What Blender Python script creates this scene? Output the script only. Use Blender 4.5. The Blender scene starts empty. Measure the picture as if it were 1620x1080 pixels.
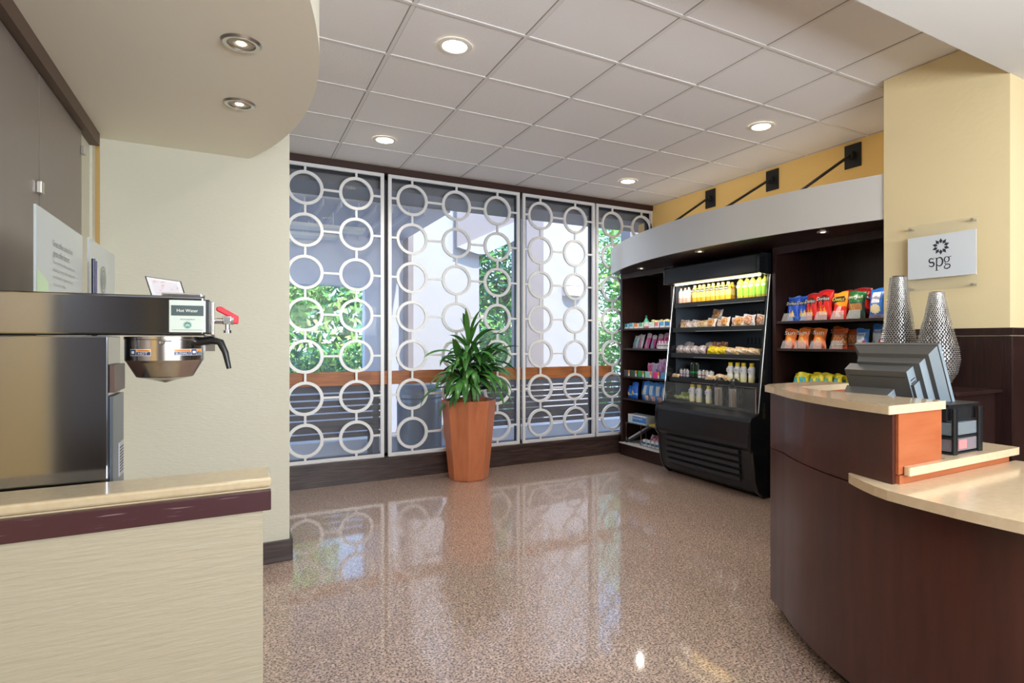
import bpy, math, random
from math import sin, cos, pi, radians, sqrt
from mathutils import Vector, Matrix

random.seed(7)
COL = bpy.context.scene.collection
SC = bpy.context.scene

# ------------------------------------------------------------------ camera
cam_d = bpy.data.cameras.new('camera'); cam = bpy.data.objects.new('camera', cam_d); COL.objects.link(cam)
cam.location = (0, 0, 1.42); cam.rotation_euler = (pi/2, 0, -0.5115)
cam_d.sensor_width = 36; cam_d.lens = 905.87/1620*36; cam_d.shift_x = -70/1620; cam_d.clip_start = 0.02; cam_d.clip_end = 200
SC.camera = cam

# ------------------------------------------------------------------ colour / exposure
SC.view_settings.view_transform = 'Standard'; SC.view_settings.look = 'None'
SC.view_settings.gamma = 1; SC.view_settings.use_curve_mapping = False
SC.view_settings.exposure = 0.40
SC.cycles.max_bounces = 8; SC.cycles.diffuse_bounces = 5; SC.cycles.glossy_bounces = 4
SC.cycles.transmission_bounces = 8; SC.cycles.transparent_max_bounces = 16
SC.cycles.sample_clamp_indirect = 6
SC.cycles.caustics_reflective = False; SC.cycles.caustics_refractive = False

# ------------------------------------------------------------------ sky and sun
W = bpy.data.worlds.new('sky'); SC.world = W; W.use_nodes = True
wn = W.node_tree; bg = wn.nodes['Background']
sky = wn.nodes.new('ShaderNodeTexSky'); sky.sky_type = 'HOSEK_WILKIE'
sky.sun_direction = Vector((0.12, -0.52, 0.82)).normalized(); sky.turbidity = 3.5; sky.ground_albedo = 0.4
wn.links.new(sky.outputs[0], bg.inputs[0]); bg.inputs[1].default_value = 11.5
sun_d = bpy.data.lights.new('sun', 'SUN'); sun = bpy.data.objects.new('sun', sun_d); COL.objects.link(sun)
sun_d.energy = 4.2; sun_d.angle = radians(1.0); sun_d.color = (1, .96, .9)
sun.rotation_euler = Vector((0.12, -0.52, 0.82)).to_track_quat('Z', 'Y').to_euler()

def area(name, loc, rot, sx, sy, power, col=(1, .95, .88)):
    l = bpy.data.lights.new(name, 'AREA'); l.shape = 'RECTANGLE'; l.size = sx; l.size_y = sy
    l.energy = power; l.color = col
    o = bpy.data.objects.new(name, l); COL.objects.link(o); o.location = loc; o.rotation_euler = rot
    return o
# fill lamps added out of view, behind the camera and to its right
area('overhead_fill_light', (2.2, -1.6, 2.93), (0, 0, 0), 4.5, 3.0, 42, (.97, .98, 1))  # added overhead fill for the near part of the room
area('rear_fill_light', (2.6, -4.6, 1.7), (radians(90), 0, 0), 5.0, 2.6, 30, (.90, .95, 1))  # added fill from the rear, stands in for daylight
area('ceiling_fill_light', (1.7, -1.5, 1.9), Vector((0, -3.6, -2.4)).to_track_quat('Z', 'Y').to_euler(), 3.0, .8, 165, (.88, .94, 1))  # added fill aimed forward and up to brighten the ceiling
area('canopy_cove_light', (4.45, 4.1, 2.62), (pi, 0, 0), .25, 3.0, 2.6, (1, .86, .66))
area('right_fill_light', (5.9, -.6, 2.93), (0, 0, 0), 2.0, 2.0, 30, (1, .93, .84))  # unseen fill added beyond the right edge of the frame

# ------------------------------------------------------------------ materials
MATS = {}
def mat(name, col, rough=.5, metal=0, emit=None, es=0, alpha=None, coat=0, spec=.5, trans=0, bump=None, var=None, sub=0, ior=1.45):
    """bump=(kind, scale, strength, stretch) ; var=(scale, stretch, col2, lo, hi)"""
    if name in MATS: return MATS[name]
    m = bpy.data.materials.new(name); m.use_nodes = True; MATS[name] = m
    nt = m.node_tree; b = nt.nodes['Principled BSDF']
    b.inputs['Base Color'].default_value = (*col, 1); b.inputs['Roughness'].default_value = rough
    b.inputs['Metallic'].default_value = metal; b.inputs['Specular IOR Level'].default_value = spec
    b.inputs['Coat Weight'].default_value = coat; b.inputs['Coat Roughness'].default_value = .05
    b.inputs['Transmission Weight'].default_value = trans; b.inputs['IOR'].default_value = ior
    if emit: b.inputs['Emission Color'].default_value = (*emit, 1); b.inputs['Emission Strength'].default_value = es
    if alpha is not None: b.inputs['Alpha'].default_value = alpha
    m.diffuse_color = (*col, 1)
    if bump or var:
        tc = nt.nodes.new('ShaderNodeTexCoord')
    if var:
        mp = nt.nodes.new('ShaderNodeMapping'); mp.inputs['Scale'].default_value = var[1]
        n = nt.nodes.new('ShaderNodeTexNoise'); n.inputs['Scale'].default_value = var[0]; n.inputs['Detail'].default_value = 5
        r = nt.nodes.new('ShaderNodeValToRGB')
        r.color_ramp.elements[0].position = var[3]; r.color_ramp.elements[1].position = var[4]
        r.color_ramp.elements[0].color = (*col, 1); r.color_ramp.elements[1].color = (*var[2], 1)
        nt.links.new(tc.outputs['Object'], mp.inputs[0]); nt.links.new(mp.outputs[0], n.inputs['Vector'])
        nt.links.new(n.outputs['Fac'], r.inputs[0]); nt.links.new(r.outputs[0], b.inputs['Base Color'])
    if bump:
        mp = nt.nodes.new('ShaderNodeMapping'); mp.inputs['Scale'].default_value = bump[3]
        n = nt.nodes.new('ShaderNodeTexNoise'); n.inputs['Scale'].default_value = bump[1]; n.inputs['Detail'].default_value = 4
        bp = nt.nodes.new('ShaderNodeBump'); bp.inputs['Strength'].default_value = bump[2]; bp.inputs['Distance'].default_value = .01
        nt.links.new(tc.outputs['Object'], mp.inputs[0]); nt.links.new(mp.outputs[0], n.inputs['Vector'])
        nt.links.new(n.outputs['Fac'], bp.inputs['Height']); nt.links.new(bp.outputs[0], b.inputs['Normal'])
    return m

WALLC = (.66, .645, .53)
m_wall = mat('cream_vinyl_wall', WALLC, .62, bump=('n', 28, .22, (1, 1, 5)))
m_half = mat('ribbed_cream_wall', (.39, .35, .26), .6, bump=('n', 12, .28, (1, 1, 9)))
m_yel = mat('golden_wall', (.92, .62, .22), .65, bump=('n', 30, .15, (1, 1, 4)))
m_pil = mat('straw_wall', (.76, .62, .36), .6, bump=('n', 30, .15, (4, 1, 1)))
m_white = mat('white_drywall', (.72, .72, .70), .7)
m_sof = mat('cream_soffit', (.90, .86, .73), .55)
m_tile = mat('ceiling_tile', (.80, .79, .80), .85, bump=('n', 70, .25, (1, 1, 1)))
m_grid = mat('ceiling_grid_metal', (.74, .72, .71), .5)
m_gap = mat('gap_shadow', (.34, .33, .32), .9)
m_dark = mat('wenge_wood', (.018, .008, .007), .3, var=(6, (1, 14, 1), (.035, .014, .011), .35, .7), bump=('n', 8, .15, (1, 16, 1)))
m_darkz = mat('wenge_wood_upright', (.02, .009, .008), .3, var=(6, (12, 12, .8), (.038, .016, .013), .35, .7), bump=('n', 8, .1, (14, 14, 1)))
m_hdr = mat('header_wood', (.045, .018, .013), .4)
m_base = mat('base_wood', (.035, .02, .018), .28, var=(4, (1, 1, 16), (.075, .05, .045), .4, .65), bump=('n', 5, .3, (1, 1, 18)))
m_desk = mat('mahogany_panel', (.050, .014, .010), .33, var=(3, (6, 6, .6), (.075, .022, .015), .3, .75), coat=.15)
m_red = mat('cherry_wood', (.36, .095, .035), .35, var=(5, (1, 1, 8), (.42, .13, .05), .3, .7))
m_band = mat('plum_wood_band', (.055, .018, .022), .35, var=(9, (1, 6, 22), (.35, .27, .3), .62, .78))
m_rail = mat('orange_wood_rail', (.42, .16, .055), .4, var=(4, (1, 1, 14), (.30, .10, .035), .4, .7))
m_stone = mat('cream_solid_surface', (.62, .475, .30), .16, coat=.3, var=(40, (1, 1, 1), (.67, .53, .36), .3, .7))
m_ledge = mat('tan_laminate', (.50, .40, .25), .25, coat=.2, var=(60, (1, 1, 1), (.55, .45, .3), .3, .7))
m_pot = mat('terracotta_paint', (.56, .19, .085), .38, var=(5, (5, 5, 1), (.50, .16, .07), .4, .7))
m_alu = mat('silver_paint', (.78, .79, .80), .4, metal=.15)
m_fascia = mat('brushed_metal_fascia', (.72, .71, .69), .42, metal=.6, bump=('n', 20, .06, (1, 1, .1)))
m_steel = mat('stainless_steel', (.25, .26, .29), .10, metal=1, bump=('n', 4, .006, (2, 1, 1)))
m_steel2 = mat('polished_steel', (.46, .42, .39), .2, metal=1)
m_chrome = mat('chrome', (.8, .8, .82), .1, metal=1)
m_nickel = mat('brushed_nickel', (.55, .53, .49), .3, metal=1)
m_black = mat('black_plastic', (.012, .013, .015), .3)
m_blackg = mat('black_gloss_metal', (.008, .009, .011), .16, coat=.3)
m_blackm = mat('black_matte_metal', (.012, .012, .012), .5)
m_cool = mat('cooler_liner', (.075, .09, .115), .35)
m_greyp = mat('grey_plastic', (.085, .082, .078), .5)
m_greyl = mat('light_grey_plastic', (.22, .27, .31), .5)
m_panel = mat('bronze_metal_panel', (.30, .26, .235), .42, metal=.55, bump=('n', 20, .04, (1, 1, .1)))
m_clear = mat('clear_acrylic', (.95, .97, .97), .05, alpha=.16)
m_thin = mat('thin_clear_glass', (.5, .55, .55), .02, alpha=.07)
m_frost = mat('frosted_acrylic', (.50, .55, .55), .3, alpha=.93)
m_glass = mat('window_glass', (.85, .9, .95), .0, alpha=.06, spec=.6)
m_dwhite = mat('print_white', (.8, .8, .8), .5)
m_ink = mat('print_ink', (.03, .035, .04), .5)
m_lamp = mat('lamp_lens', (1, .95, .85), .5, emit=(1, .86, .62), es=22)
m_puck = mat('puck_lens', (1, .95, .85), .5, emit=(1, .84, .62), es=14)
m_tube = mat('light_tube', (1, .95, .8), .5, emit=(1, .86, .45), es=2.6)
m_leaf = mat('leaf_green', (.04, .15, .035), .32, var=(9, (1, 1, 1), (.08, .25, .045), .35, .7))
m_leaf2 = mat('young_leaf_green', (.08, .24, .045), .35)
m_cane = mat('cane_bark', (.22, .16, .09), .8)
m_soil = mat('soil', (.10, .07, .05), .95, bump=('n', 60, .8, (1, 1, 1)))
# outside
m_pave = mat('pale_paving', (.42, .42, .48), .5)
m_xwall = mat('exterior_white_wall', (.54, .54, .585), .8)
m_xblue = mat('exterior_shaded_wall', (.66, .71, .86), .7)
m_xgrey = mat('exterior_grey_metal', (.12, .12, .14), .5)
m_xbrown = mat('exterior_taupe', (.34, .30, .31), .8)
m_xdark = mat('exterior_dark_slat', (.05, .035, .04), .5)
m_can = mat('blue_grey_enamel', (.13, .16, .21), .3, metal=.3)
m_mull = mat('dark_bronze_mullion', (.03, .03, .035), .4)
m_fol = [mat('foliage_a', (.12, .38, .09), .6, sub=0), mat('foliage_b', (.32, .62, .14), .6), mat('foliage_c', (.07, .30, .17), .6), mat('foliage_d', (.55, .70, .25), .6)]
m_trunk = mat('tree_bark', (.28, .2, .14), .9)

# polished terrazzo
def floor_mat():
    m = bpy.data.materials.new('polished_terrazzo'); m.use_nodes = True; nt = m.node_tree; b = nt.nodes['Principled BSDF']
    tc = nt.nodes.new('ShaderNodeTexCoord')
    v = nt.nodes.new('ShaderNodeTexVoronoi'); v.inputs['Scale'].default_value = 95
    n = nt.nodes.new('ShaderNodeTexNoise'); n.inputs['Scale'].default_value = 100; n.inputs['Detail'].default_value = 3; n.inputs['Roughness'].default_value = .6
    n2 = nt.nodes.new('ShaderNodeTexNoise'); n2.inputs['Scale'].default_value = 1.3; n2.inputs['Detail'].default_value = 3
    for q in (v, n, n2): nt.links.new(tc.outputs['Object'], q.inputs['Vector'])
    r = nt.nodes.new('ShaderNodeValToRGB'); cr = r.color_ramp
    cr.elements[0].position = .0; cr.elements[0].color = (.065, .038, .030, 1)
    cr.elements[1].position = .43; cr.elements[1].color = (.075, .045, .035, 1)
    e = cr.elements.new(.47); e.color = (.40, .275, .22, 1)
    e = cr.elements.new(.62); e.color = (.50, .36, .29, 1)
    e = cr.elements.new(.72); e.color = (.68, .53, .44, 1)
    nt.links.new(n.outputs['Fac'], r.inputs[0])
    mx = nt.nodes.new('ShaderNodeMix'); mx.data_type = 'RGBA'; mx.blend_type = 'MULTIPLY'; mx.inputs[0].default_value = .55
    r2 = nt.nodes.new('ShaderNodeValToRGB'); r2.color_ramp.elements[0].color = (.82, .74, .66, 1); r2.color_ramp.elements[1].color = (1, .97, .95, 1)
    nt.links.new(n2.outputs['Fac'], r2.inputs[0])
    nt.links.new(r.outputs[0], mx.inputs[6]); nt.links.new(r2.outputs[0], mx.inputs[7])
    mx2 = nt.nodes.new('ShaderNodeMix'); mx2.data_type = 'RGBA'; mx2.blend_type = 'OVERLAY'; mx2.inputs[0].default_value = .45
    nt.links.new(mx.outputs[2], mx2.inputs[6]); bw = nt.nodes.new('ShaderNodeRGBToBW'); nt.links.new(v.outputs['Color'], bw.inputs[0]); nt.links.new(bw.outputs[0], mx2.inputs[7])
    hs = nt.nodes.new('ShaderNodeHueSaturation'); hs.inputs['Saturation'].default_value = .9
    nt.links.new(mx2.outputs[2], hs.inputs['Color']); nt.links.new(hs.outputs[0], b.inputs['Base Color'])
    b.inputs['Roughness'].default_value = .35
    b.inputs['Coat Weight'].default_value = 1.0; b.inputs['Coat Roughness'].default_value = .06; b.inputs['Coat IOR'].default_value = 1.5
    return m
m_floor = floor_mat()

def flat(col, rough=.35):
    return mat('print_%02x%02x%02x_%d' % (*[int(c*255) for c in col], rough*10), col, rough)

# ------------------------------------------------------------------ mesh helpers
class MB:
    def __init__(s): s.v = []; s.f = []; s.m = []; s.sm = []
    def add(s, vs, fs, mi=0, smooth=False):
        o = len(s.v); s.v += [tuple(v) for v in vs]
        for f in fs: s.f.append(tuple(i+o for i in f)); s.m.append(mi); s.sm.append(smooth)
        return s
    def box(s, x0, x1, y0, y1, z0, z1, mi=0):
        vs = [(x, y, z) for z in (z0, z1) for y in (y0, y1) for x in (x0, x1)]
        return s.add(vs, [(0, 2, 3, 1), (4, 5, 7, 6), (0, 1, 5, 4), (2, 6, 7, 3), (0, 4, 6, 2), (1, 3, 7, 5)], mi)
    def prism(s, poly, z0, z1, mi=0, side=None, smooth=False):
        """poly in x,y, counter-clockwise"""
        n = len(poly); vs = [(x, y, z0) for x, y in poly]+[(x, y, z1) for x, y in poly]
        s.add(vs, [tuple(range(n-1, -1, -1)), tuple(range(n, 2*n))], mi)
        s.add(vs, [(i, (i+1) % n, n+(i+1) % n, n+i) for i in range(n)], mi if side is None else side, smooth)
        return s
    def prismy(s, poly, y0, y1, mi=0):
        """poly in x,z extruded along y"""
        n = len(poly); vs = [(x, y0, z) for x, z in poly]+[(x, y1, z) for x, z in poly]
        return s.add(vs, [tuple(range(n)), tuple(range(2*n-1, n-1, -1))]+[(i, n+i, n+(i+1) % n, (i+1) % n) for i in range(n)], mi)
    def tube(s, path, r, n=10, mi=0, caps=True):
        path = [Vector(p) for p in path]; rs = r if isinstance(r, (list, tuple)) else [r]*len(path)
        rings = []; up = None
        for i, p in enumerate(path):
            t = (path[min(i+1, len(path)-1)]-path[max(i-1, 0)]).normalized()
            if up is None: up = Vector((0, 0, 1)) if abs(t.z) < .9 else Vector((1, 0, 0))
            a = t.cross(up).normalized(); b = t.cross(a).normalized(); up = -b if False else up
            rings.append([p+a*rs[i]*cos(2*pi*k/n)+b*rs[i]*sin(2*pi*k/n) for k in range(n)])
        vs = [v for g in rings for v in g]
        fs = [(i*n+k, i*n+(k+1) % n, (i+1)*n+(k+1) % n, (i+1)*n+k) for i in range(len(path)-1) for k in range(n)]
        s.add(vs, fs, mi, True)
        if caps: s.add(rings[0], [tuple(range(n))], mi); s.add(rings[-1], [tuple(range(n-1, -1, -1))], mi)
        return s
    def lathe(s, prof, c=(0, 0, 0), n=24, mi=0, mats=None, smooth=True, caps=True, axis='z'):
        def P(r, z, a):
            if axis == 'z': return (c[0]+r*cos(a), c[1]+r*sin(a), c[2]+z)
            if axis == 'y': return (c[0]+r*cos(a), c[1]+z, c[2]+r*sin(a))
            return (c[0]+z, c[1]+r*cos(a), c[2]+r*sin(a))
        vs = [P(r, z, 2*pi*k/n) for r, z in prof for k in range(n)]
        for i in range(len(prof)-1):
            mm = mats[i] if mats else mi
            s.add(vs[i*n:(i+2)*n], [(k, (k+1) % n, n+(k+1) % n, n+k) for k in range(n)], mm, smooth)
        if caps:
            s.add(vs[:n], [tuple(range(n-1, -1, -1))], mats[0] if mats else mi)
            s.add(vs[-n:], [tuple(range(n))], mats[-1] if mats else mi)
        return s
    def ring(s, c, R, r, d, n=40, mi=0):
        """flat ring in the x,z plane, rectangular section, depth d along +y"""
        vs = []
        for k in range(n):
            a = 2*pi*k/n
            for rr, y in ((R, 0), (R, d), (r, d), (r, 0)): vs.append((c[0]+rr*cos(a), c[1]+y, c[2]+rr*sin(a)))
        fs = [(k*4+j, k*4+(j+1) % 4, ((k+1) % n)*4+(j+1) % 4, ((k+1) % n)*4+j) for k in range(n) for j in range(4)]
        o = len(s.f); s.add(vs, fs, mi)
        for i in range(o, len(s.f)):
            if (i-o) % 4 in (0, 2): s.sm[i] = True
        return s
    def poly(s, pts, mi=0): return s.add(pts, [tuple(range(len(pts)))], mi)
    def text(s, body, size, org, right=(1, 0, 0), up=(0, 0, 1), width=None, mi=0, shear=0):
        vs, fs = text_mesh(body)
        if not vs: return s
        xs = [v[0] for v in vs]; ys = [v[1] for v in vs]; w = max(xs)-min(xs); cx = (max(xs)+min(xs))/2; cy = (max(ys)+min(ys))/2
        sx = sy = size
        if width: sx = width/w
        R = Vector(right); U = Vector(up); O = Vector(org)
        return s.add([O+R*((v[0]-cx)*sx+(v[1]-cy)*sy*shear)+U*((v[1]-cy)*sy) for v in vs], fs, mi)
    def ribbon(s, pts, ws, org, right, up, mi=0):
        R = Vector(right); U = Vector(up); O = Vector(org); L = []
        for i, p in enumerate(pts):
            a = pts[max(i-1, 0)]; b = pts[min(i+1, len(pts)-1)]
            t = Vector((b[0]-a[0], b[1]-a[1])).normalized(); nrm = Vector((-t.y, t.x))*ws[i]/2
            for sg in (1, -1): L.append(O+R*(p[0]+sg*nrm.x)+U*(p[1]+sg*nrm.y))
        return s.add(L, [(2*i, 2*i+2, 2*i+3, 2*i+1) for i in range(len(pts)-1)], mi)
    def build(s, name, mats, parent=None, bevel=0, segs=2, local=False):
        me = bpy.data.meshes.new(name); off = Vector((0, 0, 0))
        if parent is not None and not local:
            q = parent
            while q: off += q.location; q = q.parent
        vs = [Vector(v)-off for v in s.v]
        me.from_pydata(vs, [], s.f)
        for m in (mats if isinstance(mats, (list, tuple)) else [mats]): me.materials.append(m)
        me.polygons.foreach_set('material_index', s.m); me.polygons.foreach_set('use_smooth', s.sm)
        me.update()
        if any(s.sm): me.set_sharp_from_angle(angle=radians(38))
        o = bpy.data.objects.new(name, me); COL.objects.link(o)
        if parent is not None: o.parent = parent
        if bevel:
            b = o.modifiers.new('bevel', 'BEVEL'); b.width = bevel; b.segments = segs; b.limit_method = 'ANGLE'; b.angle_limit = radians(40)
        return o
_tc = {}
def text_mesh(body):
    if body not in _tc:
        cu = bpy.data.curves.new('txt', 'FONT'); cu.body = body; cu.resolution_u = 2
        ob = bpy.data.objects.new('txt', cu); me = bpy.data.meshes.new_from_object(ob)
        _tc[body] = ([tuple(v.co) for v in me.vertices], [tuple(p.vertices) for p in me.polygons])
        bpy.data.objects.remove(ob); bpy.data.curves.remove(cu); bpy.data.meshes.remove(me)
    return _tc[body]
def tag(o, label, cat, group=None):
    o['label'] = label; o['category'] = cat
    if group: o['group'] = group
    return o
def thing(name, label, cat, loc, group=None):
    o = bpy.data.objects.new(name, None); COL.objects.link(o); o.location = loc; o.empty_display_size = .05
    return tag(o, label, cat, group)
def struct(o): o['kind'] = 'structure'; return o
def copy_tree(o, parent=None):
    c = o.copy(); COL.objects.link(c); c.parent = parent
    for ch in KIDS.get(o.name, [k for k in bpy.data.objects if k.parent == o]): copy_tree(ch, c)
    return c
KIDS = {}
def dup(root, loc, rotz, label, group=None, tilt=0, sc=1.0):
    c = root if not root.get('_used') else copy_tree(root)
    root['_used'] = 1
    c.location = loc; c.rotation_euler = (tilt, 0, rotz); c.scale = (sc, sc, sc)
    c['label'] = label
    if group: c['group'] = group
    return c
ORD = ['leftmost', 'second from the left', 'third from the left', 'fourth from the left', 'fifth from the left', 'sixth from the left', 'seventh from the left', 'eighth from the left', 'ninth from the left', 'tenth from the left', 'eleventh from the left', 'twelfth from the left']
FR = -pi/2      # items on the right-hand shelves face the aisle (-x)

H = 3.214; YW = 6.03; XR = 4.83; XL = -.70
# ================================================================== SHELL
struct(MB().box(-3, 9, -5.2, 6.15, -.12, 0).build('floor', m_floor))
# ceiling: lay-in tiles and their grid
c_ = MB(); c_.box(-3, 9, 1.45, 6.3, H+.004, H+.05, 0)
gx = [.834+.6657*n for n in range(-3, 13)]; gy = [3.027+.61*n for n in range(-3, 6)]
for x in gx: c_.box(x-.011, x+.011, 1.45, 6.2, H-.001, H+.004, 1); c_.box(x-.016, x-.011, 1.45, 6.2, H+.001, H+.0045, 2); c_.box(x+.011, x+.014, 1.45, 6.2, H+.001, H+.0045, 2)
for y in gy: c_.box(-3, 9, y-.011, y+.011, H-.0015, H+.004, 1); c_.box(-3, 9, y+.011, y+.0165, H+.001, H+.0045, 2)
struct(c_.build('ceiling', [m_tile, m_grid, m_gap]))
struct(MB().box(-3, 9, -5.2, 6.4, H+.06, H+.5).build('ceiling_roof_deck', m_xgrey))
# left service wall + metal panels, short wall facing the camera
struct(MB().box(XL-.15, XL, -5, 4.11, 0, H).build('wall_left', m_wall))
struct(MB().box(XL-.15, .311, 4.11, 6.02, 0, H).build('wall_left_return', m_wall))
struct(MB().box(-.72, .325, 4.085, 4.11, 0, .135).build('baseboard_left', m_base, bevel=.003))
struct(MB().box(.311, .33, 4.09, 6.0, 0, .135).build('baseboard_left_end', m_base))
struct(MB().box(XL, XL+.012, 4.02, 4.11, 0, 2.575).build('trim_1', m_wall))
struct(MB().box(XL+.012, XL+.03, 4.098, 4.11, 0, 2.575).build('trim_2', mat('ochre_reveal', (.5, .33, .12), .6)))
# right wall, wall behind the desk pier, back walls
struct(MB().box(XR, XR+.15, 1.6, 6.3, 0, H).build('wall_right', m_yel))
pp = MB(); pp.box(3.89, XR, 1.595, 2.33, 0, H, 0); pp.box(XR, 9, 1.595, 2.0, 0, H, 0)
struct(pp.build('wall_right_pier', m_pil))
wn_ = MB()
wn_.box(3.872, 3.89, 1.577, 2.335, 0, 1.452, 0); wn_.box(3.868, 3.89, 1.573, 2.335, 1.458, 1.50, 0)
wn_.box(3.89, 9, 1.577, 1.595, 0, 1.452, 0); wn_.box(3.89, 9, 1.573, 1.595, 1.458, 1.50, 0)
struct(wn_.build('trim_3', m_dark, bevel=.002))
struct(MB().box(-1, 9, -5.15, -5, 0, H).build('wall_back', m_wall))
struct(MB().box(XL, XL+.02, -5, .30, 0, 2.9).build('reflection_panel_dark', m_darkz))  # unseen panel added to darken what the brewer steel reflects
struct(MB().box(XL+.02, XL+.03, -3.15, -2.85, 0, 2.9).build('reflection_strip_gold', m_yel))  # unseen strip added for a golden streak in the brew head
struct(MB().box(XL, XL+.01, .42, 1.12, 0, 2.5).build('reflection_panel_gold', m_yel))  # unseen panel added so the brewer body reflects gold
struct(MB().box(8.85, 9, -5, 1.6, 0, H).build('wall_far_right', m_darkz))
# drywall soffit over the desk zone
struct(MB().box(-.7, 9, -5, 1.595, 2.963, H+.06).build('ceiling_soffit', m_white))
# curved soffit over the coffee station
def arc3(p0, p1, p2, n):
    (ax, ay), (bx, by), (cx, cy) = p0, p1, p2
    d = 2*(ax*(by-cy)+bx*(cy-ay)+cx*(ay-by))
    ux = ((ax*ax+ay*ay)*(by-cy)+(bx*bx+by*by)*(cy-ay)+(cx*cx+cy*cy)*(ay-by))/d
    uy = ((ax*ax+ay*ay)*(cx-bx)+(bx*bx+by*by)*(ax-cx)+(cx*cx+cy*cy)*(bx-ax))/d
    R = sqrt((ax-ux)**2+(ay-uy)**2)
    a0 = math.atan2(ay-uy, ax-ux); a1 = math.atan2(by-uy, bx-ux); a2 = math.atan2(cy-uy, cx-ux)
    while a1-a0 > pi: a1 -= 2*pi
    while a1-a0 < -pi: a1 += 2*pi
    while a2-a1 > pi: a2 -= 2*pi
    while a2-a1 < -pi: a2 += 2*pi
    return [(ux+R*cos(a0+(a2-a0)*k/n), uy+R*sin(a0+(a2-a0)*k/n)) for k in range(n+1)]
arc = arc3((.078, 4.11), (.322, 2.78), (.215, 2.07), 26)
arc += [(.1, 1.72), (-.06, 1.45)]
poly = [(XL, 1.45)]+arc[::-1]+[(XL, 4.11)]
s_ = MB(); s_.prism(poly, 2.575, H, 0, None, True); struct(s_.build('ceiling_curved_soffit', m_sof))

# metal wall panels on the left
wp = thing('wall_panel', 'tall bronze metal wall panel nearest the camera on the left', 'wall panel', (XL, 2.2, .95), 'bronze wall panels')
MB().box(XL, XL+.012, 1.2, 3.028, .95, 2.50).build('panel', m_panel, wp)
for z in (1.4, 2.035): MB().box(XL+.012, XL+.03, 2.99, 3.03, z-.025, z+.025).build('clip', m_nickel, wp, bevel=.003)
wp2 = thing('wall_panel', 'bronze metal wall panel beside the cream corner strip', 'wall panel', (XL, 3.4, .95), 'bronze wall panels')
MB().box(XL, XL+.012, 3.040, 3.765, .95, 2.50).build('panel', m_panel, wp2)
for z in (1.62, 2.40): MB().box(XL+.012, XL+.03, 3.74, 3.78, z-.02, z+.02).build('clip', m_nickel, wp2, bevel=.003)
struct(MB().box(XL, XL+.045, 1.45, 4.02, 2.505, 2.575).build('panel_top_strip', mat('brown_strip', (.10, .06, .04), .5)))  # brown strip along the top of the metal panels

# ------------------------------------------------------------------ window wall
wb = MB(); wb.box(.311, XR, 5.985, 6.16, 0, .205); wb.box(.311, XR, 5.97, 6.16, .205, .232)
struct(wb.build('wall_window_base', m_base))
struct(MB().box(.311, XR, 5.985, 6.16, 3.150, H).build('trim_5', m_hdr))
struct(MB().box(.2, XR+.2, 6.12, 6.35, H-.02, H+.4).build('wall_window_head', m_xgrey))
for i, (a, b) in enumerate(((.26, 1.36), (1.36, 2.90), (2.90, 3.93), (3.93, 4.83))):
    w = MB()
    w.box(a, a+.03, 6.07, 6.13, .232, 3.15); w.box(b-.03, b, 6.07, 6.13, .232, 3.15)
    w.box(a, b, 6.07, 6.13, 3.10, 3.15); w.box(a, b, 6.07, 6.13, .232, .26)
    fr = struct(w.build('window_%d' % (i+1), m_mull))
    g = MB().box(a+.03, b-.03, 6.095, 6.101, .26, 3.10).build('pane', m_glass, fr)
struct(MB().box(.311, XR-.59, 6.05, 6.07, .975, 1.115).build('trim_6', m_rail, bevel=.004))

# decorative ring screens
RZ = [2.905-.4075*k for k in range(7)]; PY = 5.995; PD = .028
def screen(x0, x1, xs, label):
    t = thing('ring_screen', label, 'screen', ((x0+x1)/2, PY, .232), 'silver ring screens in front of the windows')
    z0, z1 = .234, 3.146; fw = .034
    f = MB(); f.box(x0, x0+fw, PY, PY+PD, z0, z1); f.box(x1-fw, x1, PY, PY+PD, z0, z1)
    f.box(x0+fw, x1-fw, PY, PY+PD, z0, z0+fw); f.box(x0+fw, x1-fw, PY, PY+PD, z1-fw, z1)
    f.build('frame', m_alu, t)
    R, r = .166, .137
    for x in xs:
        for z in RZ: MB().ring((x, PY, z), R, r, PD).build('ring', m_alu, t)
    w = .0105; e = .003
    for x in xs:
        zz = [z1-fw]+sum([[z+R-e, z-R+e] for z in RZ], [])+[z0+fw]
        for k in range(0, len(zz), 2): MB().box(x-w, x+w, PY+.003, PY+PD-.003, zz[k+1], zz[k]).build('connecting_bar', m_alu, t)
    for z in RZ:
        xx = [x0+fw]+sum([[x-R+e, x+R-e] for x in xs], [])+[x1-fw]
        for k in range(0, len(xx), 2):
            if xx[k+1] > xx[k]: MB().box(xx[k], xx[k+1], PY+.003, PY+PD-.003, z-w, z+w).build('connecting_bar', m_alu, t)
screen(.335, 1.338, [.592, 1.066], 'silver ring screen beside the cream wall, furthest left, two columns of rings seen')
screen(1.380, 2.882, [1.630, 2.118, 2.604], 'widest silver ring screen with three columns of rings behind the potted plant')
screen(2.920, 3.918, [3.156, 3.636], 'silver ring screen with two full columns between plant and snack shelves')
screen(3.940, 4.828, [4.190, 4.655], 'silver ring screen partly hidden by the snack shelf unit')

# ================================================================== OUTSIDE
struct(MB().box(-12, 20, 6.16, 30, -.2, -.06).build('ground_terrace', m_pave))
struct(MB().box(-3, 9, 6.16, 6.75, 3.02, 3.4).build('trim_7', m_xgrey))
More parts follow.
